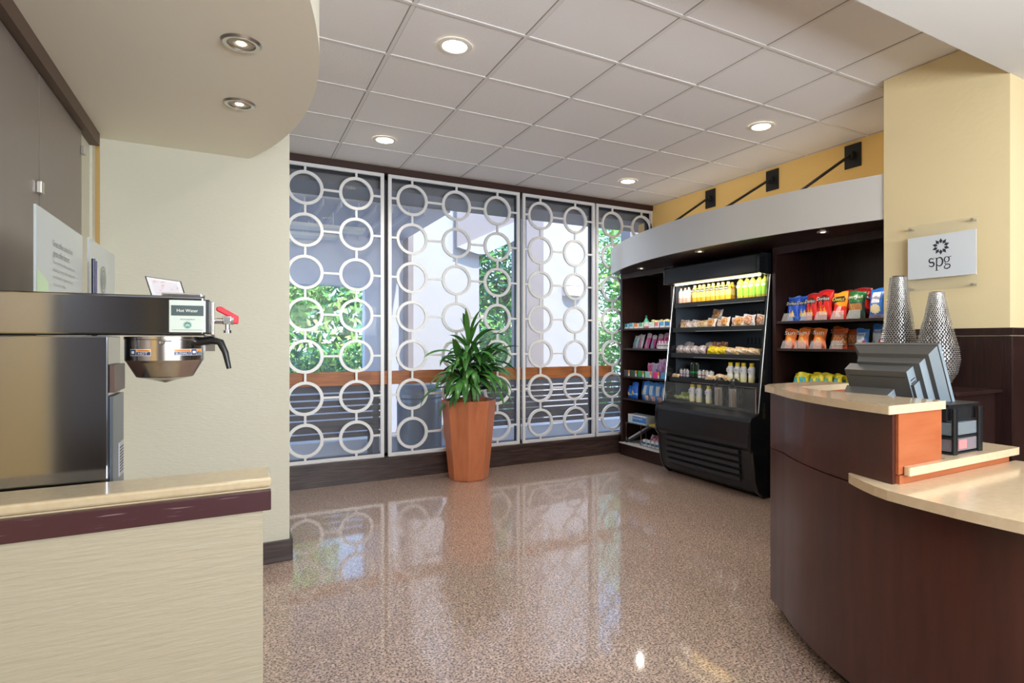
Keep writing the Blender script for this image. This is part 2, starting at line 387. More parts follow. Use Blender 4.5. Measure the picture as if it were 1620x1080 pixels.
# bluish wall with a garden opening
xw = MB(); xw.box(-4, .15, 9.0, 9.2, -.06, 3.3); xw.box(1.72, 2.30, 9.0, 9.2, -.06, 3.3)
xw.box(.15, 1.72, 9.0, 9.2, -.06, .93); xw.box(.15, 1.72, 9.0, 9.2, 2.25, 3.3)
struct(xw.build('wall_outside_left', m_xblue))
struct(MB().box(2.30, 2.38, 8.7, 9.2, -.06, 4.2).build('wall_outside_column', m_xbrown))
struct(MB().box(2.38, 3.57, 9.0, 9.25, -.06, 4.5).build('wall_outside_middle', m_xwall))
struct(MB().box(4.26, 4.58, 8.6, 9.2, -.06, 4.5).build('wall_outside_pier', m_xbrown))
struct(MB().box(4.58, 5.96, 9.0, 9.2, -.06, 4.6).build('wall_outside_right', m_xwall))
struct(MB().box(6.55, 9.5, 8.8, 9.1, -.06, 4.6).build('wall_outside_far', m_xbrown))
xs_ = MB().box(-4, 2.3, 6.75, 9.2, 3.0, 3.2)
for k in range(22): xs_.box(-2+.19*k, -1.985+.19*k, 6.8, 8.9, 2.93, 3.0)
struct(xs_.build('ceiling_outside_canopy', mat('exterior_grey_canopy', (.66, .68, .76), .6)))
struct(MB().prismy([(3.14, 2.95), (4.28, 3.52), (4.28, 4.5), (3.14, 4.5)], 8.88, 9.0).build('ceiling_outside_beam', m_xbrown))
struct(MB().prismy([(3.14, 2.95), (3.5, 2.86), (3.62, 2.87), (4.28, 3.2), (4.28, 3.52)], 8.86, 9.0).build('trim_9', m_xwall))
for k, (x1, y0) in enumerate(((1.35, 7.0), (1.15, 7.6), (.95, 8.2))):
    t = MB().box(-2.5, x1, y0, y0+.26, 2.72, 2.76)
    t.box(x1-.35, x1-.34, y0+.12, y0+.13, 2.76, 2.93); t.box(x1-1.2, x1-1.19, y0+.12, y0+.13, 2.76, 2.93)
    tag(t.build('hanging_panel', mat('white_enamel', (.8, .82, .85), .4)), 'white panel hung under the canopy outside, %s of three' % ('nearest', 'middle', 'furthest')[k], 'hanging panel', 'white panels hung under the outdoor canopy')
# outdoor bench row with dark slatted back
def bench(x0, x1, label):
    t = thing('outdoor_bench', label, 'bench', ((x0+x1)/2, 7.3, -.06), 'dark slatted benches on the terrace')
    b = MB()
    for k in range(7): b.box(x0, x1, 7.2, 7.225, .27+.078*k, .27+.078*k+.058)
    b.build('back_slats', m_xdark, t)
    s2 = MB()
    for k in range(4): s2.box(x0, x1, 7.25+.1*k, 7.33+.1*k, .40, .43)
    s2.build('seat_slats', m_xdark, t)
    MB().box(x0, x1, 7.17, 7.24, .82, .90).build('top_rail', m_xgrey, t)
    for x in (x0+.1, x1-.1):
        MB().box(x-.03, x+.03, 7.225, 7.29, -.06, .82).build('leg', m_xgrey, t)
        MB().box(x-.03, x+.03, 7.58, 7.63, -.06, .40).build('leg', m_xgrey, t)
bench(-.9, 1.62, 'dark slatted terrace bench beyond the leftmost ring screen')
bench(2.7, 5.6, 'dark slatted terrace bench beyond the right ring screens')
struct(MB().box(-4, 9, 7.9, 8.3, -.06, .12).build('trim_8', mat('kerb_white', (.8, .8, .84), .6)))
t = thing('litter_bin', 'round blue-grey domed litter bin on the terrace behind the potted plant', 'litter bin', (2.12, 7.45, -.06))
MB().lathe([(.27, 0), (.285, .03), (.29, .70), (.285, .74)], (2.12, 7.45, -.06), 32).build('body', m_can, t)
MB().lathe([(.295, .74), (.30, .76), (.295, .80), (.27, .87), (.20, .92), (.06, .945)], (2.12, 7.45, -.06), 32).build('lid', m_can, t)
t = thing('wall_sconce', 'small white half-drum wall lamp on the white wall outside', 'wall lamp', (5.37, 9.0, 2.35))
pts = [(5.37+.2*cos(a), 9.0-.14*sin(a)) for a in [pi*k/12 for k in range(13)]]
MB().prism(pts[::-1], 2.25, 2.42, 0, None, True).build('shade', mat('sconce_white', (.85, .85, .85), .4), t)
MB().box(5.2, 5.54, 8.985, 9.0, 2.42, 2.44).build('back_plate', m_xgrey, t)

def foliage(mb, c, r, n, size, nm=4, rnd=random):
    for _ in range(n):
        while True:
            p = Vector((rnd.uniform(-1, 1), rnd.uniform(-1, 1), rnd.uniform(-1, 1)))
            if .45 < p.length < 1: break
        q = Vector((c[0]+p.x*r[0], c[1]+p.y*r[1], c[2]+p.z*r[2]))
        a = Vector((rnd.gauss(0, 1), rnd.gauss(0, 1), rnd.gauss(0, 1))).normalized(); b = a.orthogonal().normalized()
        s = size*rnd.uniform(.6, 1.3); c2 = b.cross(a)*.12*s
        mb.add([q-a*s, q+b*s*.45+c2, q+a*s, q-b*s*.45+c2], [(0, 1, 2), (0, 2, 3)], rnd.randrange(nm))
def tree(x, y, h, r, n, label, mset):
    t = thing('garden_tree', label, 'tree', (x, y, -.06), 'garden trees beyond the terrace')
    tr = MB(); tr.tube([(x, y, -.06), (x+.05, y, h*.35), (x-.04, y+.05, h*.7)], [.09, .07, .04], 8)
    tr.tube([(x+.05, y, h*.35), (x+.4, y, h*.65)], [.05, .02], 6); tr.tube([(x+.03, y, h*.4), (x-.4, y+.1, h*.75)], [.05, .02], 6)
    tr.build('trunk', m_trunk, t)
    f = MB(); foliage(f, (x, y, h*.72), (r, r*.8, h*.36), n, .10); f.build('crown', [m_fol[i] for i in mset], t)
tree(.7, 13.2, 4.6, 1.3, 3500, 'leafy tree seen through the garden opening beyond the leftmost screen', (0, 1, 3, 1))
tree(5.5, 12.2, 5.2, 1.3, 5000, 'dense green tree beyond the terrace, above the potted plant', (0, 1, 2, 2))
tree(9.3, 12.6, 5.0, 1.2, 3000, 'pale green tree at the terrace edge, above the snack shelves', (1, 3, 1, 0))
def shrub(x, y, rx, rz, n, label, mset):
    f = MB(); foliage(f, (x, y, rz*.8-.06), (rx, rx*.7, rz), n, .07)
    o = f.build('garden_shrub', [m_fol[i] for i in mset]); tag(o, label, 'shrub', 'low shrubs in the garden')
shrub(-.35, 10.6, .55, .75, 1800, 'bright low shrub at the left of the garden opening', (0, 1, 2, 1))
shrub(1.3, 10.6, .6, .75, 1800, 'bright low shrub at the right of the garden opening', (1, 2, 2, 1))
shrub(2.3, 11.6, .8, .9, 1500, 'low shrub behind the bluish outdoor wall', (0, 1, 2, 1))
shrub(4.6, 10.7, .8, 1.0, 2500, 'broad green shrub behind the potted plant, beyond the terrace', (0, 1, 2, 1))
shrub(7.6, 10.8, .7, 1.2, 2000, 'green shrub by the terrace end near the snack shelves', (0, 1, 3, 1))
hd = MB(); foliage(hd, (3.5, 17, 1.3), (9, .8, 2.2), 14000, .16)
tag(hd.build('garden_hedge', m_fol), 'long sunlit hedge across the far end of the garden', 'hedge')
# fan palm
t = thing('fan_palm', 'dark green fan palm in the garden opening beside the cream wall', 'palm', (.45, 9.75, -.06))
MB().tube([(.45, 9.75, -.06), (.45, 9.75, .8)], .06, 8).build('trunk', m_trunk, t)
fp = MB()
for k in range(9):
    a = 2*pi*k/9; dx, dy = cos(a), sin(a)*.8; L = .38
    c = Vector((.45+dx*L, 9.75+dy*L, 1.0+.25*sin(3*a+1)))
    fp.tube([(.45, 9.75, .78), c], .008, 5)
    R = Vector((dx, dy, .25)).normalized(); U = Vector((0, 0, 1)); U = (U-R*U.dot(R)).normalized(); S = R.cross(U)
    for j in range(13):
        b = radians(-110+220*j/12); d = (R*cos(b)+(U*.75+S*.6)*sin(b)).normalized(); s = d.orthogonal().normalized()*.018
        fp.add([c-s, c+s, c+d*.30], [(0, 1, 2)])
fp.build('fronds', m_fol[2], t)

# ================================================================== CEILING LIGHTS
def spot(name, loc, power, angle, blend=.8, col=(1, .92, .80), r=.05, aim=None):
    l = bpy.data.lights.new(name, 'SPOT'); l.energy = power; l.spot_size = radians(angle); l.spot_blend = blend; l.color = col; l.shadow_soft_size = r
    o = bpy.data.objects.new(name, l); COL.objects.link(o); o.location = loc
    return o
lab = ['round recessed ceiling light nearest the curved soffit', 'recessed ceiling light above the left ring screens', 'recessed ceiling light nearest the straw-coloured pier', 'recessed ceiling light in the far right corner, before the last ring screen']
for (x, y), l in zip(((1.165, 3.335), (1.165, 5.195), (3.83, 3.33), (3.84, 5.20)), lab):
    t = thing('recessed_light', l, 'ceiling light', (x, y, H), 'recessed ceiling lights')
    MB().lathe([(.072, 0), (.075, -.006), (.088, -.008), (.104, -.004), (.106, 0)], (x, y, H), 40, caps=False).build('trim_ring', mat('white_trim', (.75, .72, .66), .35), t)
    MB().lathe([(.001, -.002), (.04, -.003), (.073, -.001)], (x, y, H), 32, caps=False).build('lens', m_lamp, t)
    spot('downlight', (x, y, H-.02), 62, 140)
for k, (x, y) in enumerate(((.022, 2.53), (.02, 3.18))):
    t = thing('downlight_fitting', 'brushed nickel downlight in the curved soffit, %s the camera' % ('nearer' if k == 0 else 'further from'), 'ceiling light', (x, y, 2.575), 'nickel downlights in the curved soffit')
    MB().lathe([(.046, 0), (.05, -.007), (.064, -.009), (.072, 0)], (x, y, 2.575), 36, caps=False).build('trim_ring', m_nickel, t)
    MB().lathe([(.016, -.002), (.03, -.006), (.047, -.003)], (x, y, 2.575), 32, caps=False).build('baffle', mat('baffle_tan', (.45, .40, .32), .4), t)
    MB().lathe([(.001, -.006), (.015, -.005)], (x, y, 2.575), 20, caps=False).build('lens', m_puck, t)
    spot('soffit_spot', (x, y, 2.55), 9, 110)

# ================================================================== FASCIA CANOPY OVER THE SHELVES
F = arc3((4.13, 5.955), (3.660, 4.10), (3.908, 2.333), 40)
t = thing('shelf_canopy', 'curved brushed metal canopy fascia over the snack shelves', 'canopy', (4.3, 4.1, 2.264))
inner = [(x+.02, y) for x, y in F]
MB().prism(F+inner[::-1], 2.264, 2.576, 0, None, True).build('fascia', m_fascia, t)
MB().prism([(x+.02, y) for x, y in F]+[(XR, 2.333), (XR, 5.955)], 2.266, 2.29, 0).build('underside', m_dark, t)
for k, (x, y) in enumerate(((4.09, 5.28), (3.80, 4.02), (3.95, 2.84))):
    q = thing('puck_light', 'tiny puck light under the metal canopy, %s of three' % ('furthest left', 'middle one', 'furthest right')[k], 'ceiling light', (x, y, 2.264), 'puck lights under the canopy')
    MB().lathe([(.02, 0), (.022, -.006), (.04, -.008), (.045, 0)], (x, y, 2.264), 28, caps=False).build('trim_ring', m_nickel, q)
    MB().lathe([(.001, -.003), (.021, -.002)], (x, y, 2.264), 20, caps=False).build('lens', m_puck, q)
    spot('puck_spot', (x-.02, y, 2.25), 20, 150, r=.02)
for k, y in enumerate((4.93, 4.05, 3.17)):
    q = thing('tie_rod_bracket', 'black plate and rod tying the canopy to the golden wall, %s of three' % ('furthest left', 'middle one', 'nearest the pier')[k], 'bracket', (XR, y, 3.08), 'black tie rod brackets on the golden wall')
    MB().box(XR-.012, XR, y-.078, y+.078, 2.975, 3.185).build('plate', m_blackm, q, bevel=.002)
    MB().box(XR-.06, XR-.012, y-.03, y+.03, 3.05, 3.11).build('lug', m_blackm, q, bevel=.004)
    xe = min(F, key=lambda p: abs(p[1]-y))[0]+.035
    MB().tube([(XR-.045, y, 3.08), (xe, y, 2.45)], .013, 10).build('rod', m_blackm, q)

# ================================================================== SHELF UNITS
XF = 4.25
def unit(y0, y1, shelves, label, mat_s=m_dark, plinth=4.24, ztop=2.264):
    t = thing('shelf_unit', label, 'shelf unit', (4.5, (y0+y1)/2, 0))
    MB().box(XF-.01, XR, y1-.035, y1, 0, ztop).build('side_panel', m_darkz, t, bevel=.002)
    MB().box(XF-.01, XR, y0, y0+.035, 0, ztop).build('side_panel', m_darkz, t, bevel=.002)
    MB().box(XR-.02, XR, y0+.035, y1-.035, .1, ztop).build('back_panel', m_darkz, t)
    MB().box(plinth, XR-.02, y0+.035, y1-.035, 0, .145).build('plinth', m_darkz, t)
    MB().box(XF-.01, XF+.02, y0+.035, y1-.035, 2.20, ztop).build('top_rail', m_darkz, t)
    for z in shelves: MB().box(XF, XR-.02, y0+.036, y1-.036, z-.022, z).build('shelf', mat_s, t, bevel=.0015)
    return t
SL = [1.58, 1.336, .992, .715]
ul = unit(4.91, 5.90, SL, 'dark wood shelf unit left of the black cooler, stocked with toiletries')
MB().box(4.22, 4.6, 4.92, 5.90, .147, .160).build('display_ledge', mat('white_edge', (.6, .6, .62), .4), ul)
SR = [1.60, 1.358, 1.015, .70, .38]
ur = unit(2.335, 3.56, SR, 'dark wood shelf unit right of the cooler, stocked with crisps')

# ================================================================== COOLER
CY0, CY1 = 3.585, 4.905
t = thing('open_cooler', 'black open-front refrigerated display cooler with a lit header', 'cooler', (4.4, (CY0+CY1)/2, 0))
prof = [(4.16, .0), (4.09, .06), (4.05, .16), (4.02, .42), (3.985, .46), (3.985, .70), (4.00, .735), (4.05, .75), (4.09, .77), (4.25, 2.03), (4.10, 2.04), (4.10, 2.20), (4.12, 2.225), (4.80, 2.225), (4.80, 0)]
for y in (CY0, CY1-.03): MB().prismy(prof, y, y+.03).build('side_panel', m_blackg, t, bevel=.003)
lo = [(4.16, .02), (4.095, .065), (4.055, .165), (4.025, .43), (3.995, .465), (3.99, .50), (3.99, .695), (4.003, .73), (4.05, .745), (4.10, .765), (4.13, .765), (4.14, .72), (4.78, .70), (4.78, .02)]
MB().prismy(lo, CY0+.03, CY1-.03).build('lower_body', m_black, t, bevel=.004)
gr = MB()
for k in range(5):
    z = .13+.062*k; x = 4.045-.025*(z-.16)/.26-.012
    gr.prismy([(x+.012, z), (x-.004, z+.012), (x-.010, z+.046), (x+.010, z+.05)], CY0+.16, CY1-.14)
gr.build('air_grille', mat('grille_grey', (.02, .023, .028), .42), t)
MB().box(4.10, 4.78, CY0+.03, CY1-.03, 2.04, 2.215).build('header', m_black, t, bevel=.012)
MB().box(4.76, 4.78, CY0+.03, CY1-.03, .75, 2.04).build('back_liner', m_cool, t)
vs_ = MB()
for zz in (1.70, 1.42):
    for k in range(14): vs_.box(4.755, 4.761, CY0+.07+.05*k, CY0+.078+.05*k, zz-.03, zz+.04)
vs_.build('vent_slots', m_blackm, t)
for y in (CY0+.031, CY1-.041): MB().box(4.25, 4.76, y, y+.008, .75, 2.04).build('side_liner', m_cool, t)
for y in (CY0+.004, CY1-.012): MB().tube([(4.092, y, .775), (4.246, y, 2.035)], .0045, 6).build('edge_trim', m_nickel, t)
CZ = [1.833, 1.565, 1.292, 1.033]
XS = [4.235, 4.21, 4.18, 4.155]
for z, x in zip(CZ, XS):
    s = MB(); s.box(x, 4.755, CY0+.042, CY1-.043, z-.012, z); s.box(x-.012, x, CY0+.042, CY1-.043, z-.045, z+.004); s.build('shelf', m_blackm, t)
    MB().box(x-.014, x-.012, CY0+.06, CY1-.4, z-.040, z-.036).build('price_rail', m_nickel, t)
MB().box(4.13, 4.755, CY0+.03, CY1-.03, .765, .79).build('deck', m_blackm, t)
MB().tube([(4.17, CY0+.05, 2.03), (4.17, CY1-.12, 2.03)], .011, 10).build('light_tube', m_tube, t)
MB().box(4.10, 4.106, CY0+.04, CY1-.04, .77, .985).build('front_glass', m_thin, t)
for y in (CY0+.034, CY1-.04): MB().box(4.098, 4.112, y, y+.008, .765, .99).build('glass_clip', m_chrome, t)
area('cooler_tube_light', (4.19, 4.22, 2.015), (0, radians(-50), 0), .05, 1.1, 2.6, (1, .93, .76))

# ================================================================== PRODUCTS
def pillow(w, h, d, mats, pat, crimp=.06, seed=0, wob=.004, nx=14, ny=18, local_mb=None):
    """puffed packet standing on z=0, facing -y; pat(u,v)->material index, u,v in 0..1"""
    rn = random.Random(seed); mb = local_mb or MB(); ph = [rn.uniform(0, 6.28) for _ in range(6)]
    def P(u, v, side):
        x = (u-.5)*w; z = v*h
        e = max(0, 1-abs(2*u-1)**3.0); g = 0 if v < crimp*.5 or v > 1-crimp else max(0, sin(pi*(v-crimp*.5)/(1-1.5*crimp)))**.55
        th = d/2*e**.6*g + .0012
        th += wob*sin(11*u+ph[0]+4*v)*sin(9*v+ph[1])*min(1, th/(d*.3))
        x *= 1-.10*g*sin(pi*v)
        x += .003*sin(7*v+ph[3]); z += .006*sin(5*u+ph[4])*(v > .9)
        return (x, side*th-.0, z)
    for side in (-1, 1):
        vs = [P(i/nx, j/ny, side) for j in range(ny+1) for i in range(nx+1)]
        for j in range(ny):
            for i in range(nx):
                a = j*(nx+1)+i; q = (a, a+1, a+nx+2, a+nx+1) if side < 0 else (a+nx+1, a+nx+2, a+1, a)
                k = len(mb.v) if False else 0
                mb_face(mb, vs, q, pat((i+.5)/nx, (j+.5)/ny) if side < 0 else 0)
    return mb
def mb_face(mb, vs, q, mi):
    key = id(vs)
    if getattr(mb, '_key', None) != key:
        mb._key = key; mb._off = len(mb.v); mb.v += vs; mb._keep = getattr(mb, '_keep', [])+[vs]
    mb.f.append(tuple(i+mb._off for i in q)); mb.m.append(mi); mb.sm.append(True)

def bag(name, cat, w, h, d, cols, pat, word=None, wcol=(.85, .85, .85), wz=.72, ws=.2, wb=None, seed=0, word2=None):
    t = bpy.data.objects.new(name, None); COL.objects.link(t); t['category'] = cat; t.empty_display_size = .05
    ms = [flat(c, .3) for c in cols]
    pillow(w, h, d, ms, pat, seed=seed, nx=18, ny=24).build('packet', ms, t, local=True)
    if word:
        tm = MB()
        if wb: tm.poly([(x*w, -d/2-.0015, z*h) for x, z in wb], 1)
        tm.text(word, h*ws, (0, -d/2-.003, wz*h), width=w*.82, mi=0, shear=.12)
        if word2: tm.text(word2, h*ws*.45, (0, -d/2-.003, (wz-.12)*h), width=w*.4, mi=2)
        tm.build('lettering', [flat(wcol), flat((.015, .015, .02)), flat((.85, .7, .1))], t, local=True)
    return t
def tri(u, v, cx, cy, s, up=1):
    dv = (v-cy)*up
    return -s*.5 < dv < s and abs(u-cx) < (s-dv)*.55
# crisp designs
def p_tort(u, v):
    if v > .93 or v < .05: return 3
    if tri(u, v, .36, .28, .20) or tri(u, v, .62, .26, .20): return 1
    if tri(u, v, .5, .70, .24, -1): return 2
    return 3 if (v < .16) else 0
dor_blue = bag('tortilla_chip_bag', 'crisp bag', .125, .225, .055, [(.02, .09, .55), (.75, .52, .12), (.02, .05, .2), (.05, .16, .62)], p_tort, 'Doritos', wz=.70, ws=.17, seed=1, wb=[(-.4, .62), (.44, .64), (.40, .76), (-.42, .74)])
dor_red = bag('tortilla_chip_bag', 'crisp bag', .13, .235, .06, [(.60, .02, .015), (.80, .30, .03), (.08, .01, .01), (.45, .02, .03)], p_tort, 'Doritos', wz=.70, ws=.17, seed=2, wb=[(-.4, .62), (.44, .64), (.40, .76), (-.42, .74)])
def p_chee(u, v):
    if v > .93: return 0
    if v > .50+.06*sin(u*6): return 0
    if tri(u, v, .45, .2, .25) or (abs(u-.6) < .12 and abs(v-.34) < .1): return 2
    return 1
chee = bag('cheese_puff_bag', 'crisp bag', .135, .225, .06, [(.85, .30, .02), (.70, .03, .02), (.8, .5, .45), (.5, .1, .02)], p_chee, 'Cheetos', wcol=(.9, .75, .1), wz=.73, ws=.2, seed=3, wb=[(-.38, .60), (.42, .66), (.44, .84), (-.30, .80)])
def p_pret(u, v):
    if v > .60: return 0
    if .28 < v < .56 and .1 < u < .9: return 2 if int(u*14+v*9) % 2 else 1
    return 3
pret = bag('pretzel_bag', 'crisp bag', .135, .225, .06, [(.02, .14, .035), (.30, .13, .04), (.48, .22, .07), (.03, .06, .045)], p_pret, 'PRETZELS', wcol=(.75, .72, .6), wz=.76, ws=.13, seed=4)
def p_ruf(u, v):
    if (u-.5)**2/.12+(v-.30)**2/.025 < 1: return 1
    if abs(u-.5) < .26 and .50 < v < .86: return 2
    return 3 if v < .13 else 0
ruf = bag('ridged_crisp_bag', 'crisp bag', .14, .225, .06, [(.03, .17, .62), (.72, .62, .38), (.75, .75, .8), (.25, .25, .38)], p_ruf, 'Ruffles', wcol=(.1, .1, .35), wz=.68, ws=.15, seed=5)
def p_sun(u, v):
    if (u-.5)**2/.05+(v-.42)**2/.012 < 1: return 1
    return 2 if v < .32 else 0
sun_ = bag('grain_chip_bag', 'crisp bag', .12, .175, .05, [(.82, .20, .025), (.85, .50, .14), (.80, .22, .12), (.6, .2, .05)], p_sun, 'Sun', wz=.78, ws=.26, seed=6, word2='Chips')
def p_nut(u, v):
    if v > .78: return 3
    if .3 < v < .7 and int(u*9+3*sin(v*13)) % 2: return 1
    return 2 if v < .14 else 0
nut = bag('granola_pouch', 'snack pouch', .125, .165, .05, [(.22, .06, .02), (.50, .20, .06), (.7, .12, .05), (.5, .08, .02)], p_nut, 'Crunch', wz=.22, ws=.1, seed=7)
def p_wel(u, v):
    if v > .78: return 0
    if (u-.75)**2+(v-.25)**2 < .03: return 2
    if (u-.3)**2+(v-.2)**2 < .015: return 3
    return 1 if u < .62+.3*v else 0
wel = bag('fruit_snack_pouch', 'snack pouch', .12, .165, .045, [(.05, .22, .70), (.55, .66, .78), (.55, .05, .08), (.1, .35, .08)], p_wel, "Welch's", wcol=(.02, .06, .35), wz=.70, ws=.2, seed=8)
def p_candy(u, v):
    if .35 < v < .7 and .15 < u < .8: return 1 if int(u*8) % 3 else 2
    return 3 if v < .2 and u < .6 else 0
candy = bag('candy_bag', 'candy bag', .10, .135, .04, [(.86, .74, .03), (.08, .45, .62), (.12, .40, .12), (.75, .25, .1)], p_candy, None, seed=9)
bar_r = bag('chocolate_bar', 'chocolate bar', .13, .05, .02, [(.55, .015, .015), (.8, .8, .8), (.3, .01, .01), (.5, .02, .02)], lambda u, v: 1 if .3 < v < .6 and .3 < u < .7 else 0, None, seed=10)
bar_b = bag('chocolate_bar', 'chocolate bar', .13, .05, .02, [(.03, .03, .07), (.35, .35, .5), (.1, .1, .2), (.05, .05, .1)], lambda u, v: 1 if .3 < v < .55 and .2 < u < .8 else 0, None, seed=11)

z = 1.60
S1 = 'on the top crisp shelf'
def place(proto, x, y, z, label, group, tilt=-.12, rz=0, sc=1.0): return dup(proto, (x, y, z), FR+rz, label, group, tilt, sc)
place(dor_blue, 4.33, 3.415, z, 'blue tortilla chip bag at the left end of the top crisp shelf', 'blue tortilla chip bags', sc=.98)
place(dor_blue, 4.36, 3.32, z, 'blue tortilla chip bag beside the first red bag, top crisp shelf', 'blue tortilla chip bags', rz=.25)
place(dor_blue, 4.47, 3.39, z, 'blue tortilla chip bag standing behind the other two blue ones', 'blue tortilla chip bags', rz=-.1)
place(dor_red, 4.33, 3.225, z, 'front red tortilla chip bag next to the blue bags', 'red tortilla chip bags', rz=-.15)
place(dor_red, 4.32, 3.095, z, 'front red tortilla chip bag next to the orange puff bag', 'red tortilla chip bags', sc=1.08)
place(dor_red, 4.47, 3.18, z, 'red tortilla chip bag in the second row, behind the two front red ones', 'red tortilla chip bags', rz=.1, sc=1.05)
place(dor_red, 4.50, 3.02, z, 'red tortilla chip bag in the back row behind the orange puff bag', 'red tortilla chip bags', rz=-.1, sc=1.08)
place(dor_red, 4.50, 2.88, z, 'dark red tortilla chip bag in the back row behind the pretzel bag', 'red tortilla chip bags', rz=.15, sc=1.12)
place(chee, 4.32, 2.955, z, 'orange and red cheese puff bag in the middle of the top crisp shelf', 'single crisp bags', rz=-.1)
place(pret, 4.33, 2.815, z, 'green and brown pretzel bag beside the cheese puff bag', 'single crisp bags', rz=.1)
place(ruf, 4.33, 2.65, z, 'blue ridged crisp bag at the right end of the top crisp shelf', 'single crisp bags', rz=-.2, sc=1.03)
z = 1.358
for y, x, rz, l in ((3.43, 4.32, .1, 'leftmost orange grain chip bag, front of the middle crisp shelf'), (3.30, 4.32, -.1, 'second orange grain chip bag from the left, middle crisp shelf'), (3.14, 4.32, .05, 'third front orange grain chip bag, middle crisp shelf'), (3.36, 4.45, .1, 'orange grain chip bag behind the two leftmost ones'), (3.06, 4.43, -.3, 'orange grain chip bag turned sideways behind the brown pouches')):
    place(sun_, x, y, z, l, 'orange grain chip bags', rz=rz, sc=1.0 if x < 4.4 else 1.08)
place(nut, 4.32, 2.955, z, 'brown granola pouch beside the orange grain chip bags', 'brown granola pouches', rz=.1)
place(nut, 4.38, 2.865, z, 'brown granola pouch next to the fruit snacks', 'brown granola pouches', rz=.35)
place(wel, 4.33, 2.77, z, 'blue and white fruit snack pouch beside the brown pouches', 'blue fruit snack pouches', rz=-.15)
place(wel, 4.36, 2.65, z, 'blue fruit snack pouch nearest the pier, half hidden by the silver vase', 'blue fruit snack pouches', rz=-.2, sc=1.18)
# clear acrylic stands in front of the bags
def stand(y, z, w, label):
    s = MB(); x0 = 4.262
    s.add([(x0, y-w/2, z+.001), (x0, y+w/2, z+.001), (x0+.02, y+w/2-.012, z+.07), (x0+.02, y-w/2+.012, z+.07), (x0+.003, y-w/2, z+.001), (x0+.003, y+w/2, z+.001), (x0+.023, y+w/2-.012, z+.07), (x0+.023, y-w/2+.012, z+.07)],
          [(0, 3, 2, 1), (4, 5, 6, 7), (0, 1, 5, 4), (2, 3, 7, 6), (0, 4, 7, 3), (1, 2, 6, 5)])
    o = s.build('acrylic_stop', m_clear); tag(o, label, 'shelf divider', 'clear acrylic stops holding the bags')
nm = ['blue bags', 'first red bag', 'second red bag', 'puff bag', 'pretzel bag']
for y, l in zip((3.42, 3.23, 3.09, 2.94, 2.80), nm): stand(y, 1.60, .12, 'clear acrylic stop in front of the %s, top crisp shelf' % l)
for y, l in zip((3.43, 3.29, 3.14, 2.95), ('leftmost orange bag', 'second orange bag', 'third orange bag', 'brown granola pouch')): stand(y, 1.358, .12, 'clear acrylic stop in front of the %s, middle crisp shelf' % l)
z = 1.015; rn = random.Random(4)
for k in range(12):
    y = 3.385-.039*k
    place(candy, 4.33+.05*(k % 2), y, z, 'small yellow candy bag on the third shelf, %s in its row' % ORD[k], 'yellow candy bags', tilt=-.35+.2*rn.random(), rz=rn.uniform(-.4, .4), sc=rn.uniform(.85, 1.05))
for k in range(3): place(bar_b, 4.285, 3.26-.03*k, z+.012*k, 'dark blue chocolate bar before the candy bags, %s of three' % ('bottom', 'middle', 'top')[k], 'dark chocolate bars', tilt=-1.0, rz=.1*k)
for k in range(6): place(bar_r, 4.285, 3.12-.07*k, z+.004, 'red chocolate bar before the candy bags, %s' % ORD[k], 'red chocolate bars', tilt=-.9, rz=rn.uniform(-.15, .15))
place(candy, 4.32, 3.49, .70, 'yellow candy bag on the low shelf, just left of the desk', 'yellow candy bags', sc=1.1)

# ---- bottles
def bottle(name, prof, mats_idx, mats, n=20, word=None, wr=.03, wz=.1, ws=.02, ww=.04, wc=(.05, .05, .15), parts=None):
    t = bpy.data.objects.new(name, None); COL.objects.link(t); t['category'] = 'bottle'; t.empty_display_size = .05
    MB().lathe(prof, (0, 0, 0), n, mats=mats_idx).build('body', mats, t, local=True)
    if parts:
        for nm_, pr, mm in parts: MB().lathe(pr, (0, 0, 0), n).build(nm_, mm, t, local=True)
    if word:
        m = MB(); m.poly([(-ww/2*1.15, -wr-.0008, wz-ws*.6), (ww/2*1.15, -wr-.0008, wz-ws*.6), (ww/2*1.15, -wr-.0008, wz+ws*.75), (-ww/2*1.15, -wr-.0008, wz+ws*.75)], 1)
        m.text(word, ws, (0, -wr-.002, wz), width=ww, mi=0); m.build('lettering', [flat(wc), flat((.02, .02, .03)) if wc[0] > .5 else flat((.8, .82, .8))], t, local=True)
    return t
oj_m = [flat((.90, .42, .03), .25), flat((.92, .70, .20), .3), flat((.85, .22, .04), .3), flat((.9, .75, .1), .3)]
oj = bottle('juice_bottle', [(.029, 0), (.031, .01), (.031, .05), (.0315, .052), (.0315, .085), (.0315, .115), (.030, .12), (.030, .135), (.024, .15), (.014, .160)], [0, 0, 0, 1, 1, 2, 0, 3, 3], oj_m, word='minute', wr=.0315, wz=.122, ws=.024, ww=.045, wc=(.9, .9, .9),
            parts=[('cap', [(.015, .160), (.016, .162), (.016, .180), (.014, .183)], flat((.85, .62, .2), .4))])
pale = bottle('water_bottle', [(.028, 0), (.030, .01), (.030, .06), (.0305, .061), (.0305, .10), (.028, .125), (.012, .155)], [0, 0, 1, 1, 2, 2], [flat((.85, .55, .45), .2), flat((.8, .72, .68), .3), flat((.75, .75, .75), .15)],
              parts=[('cap', [(.013, .155), (.013, .170), (.011, .172)], flat((.75, .55, .4), .4))])
tea_m = [flat((.45, .38, .04), .2), flat((.30, .62, .06), .3), flat((.62, .78, .30), .3), flat((.55, .60, .08), .15)]
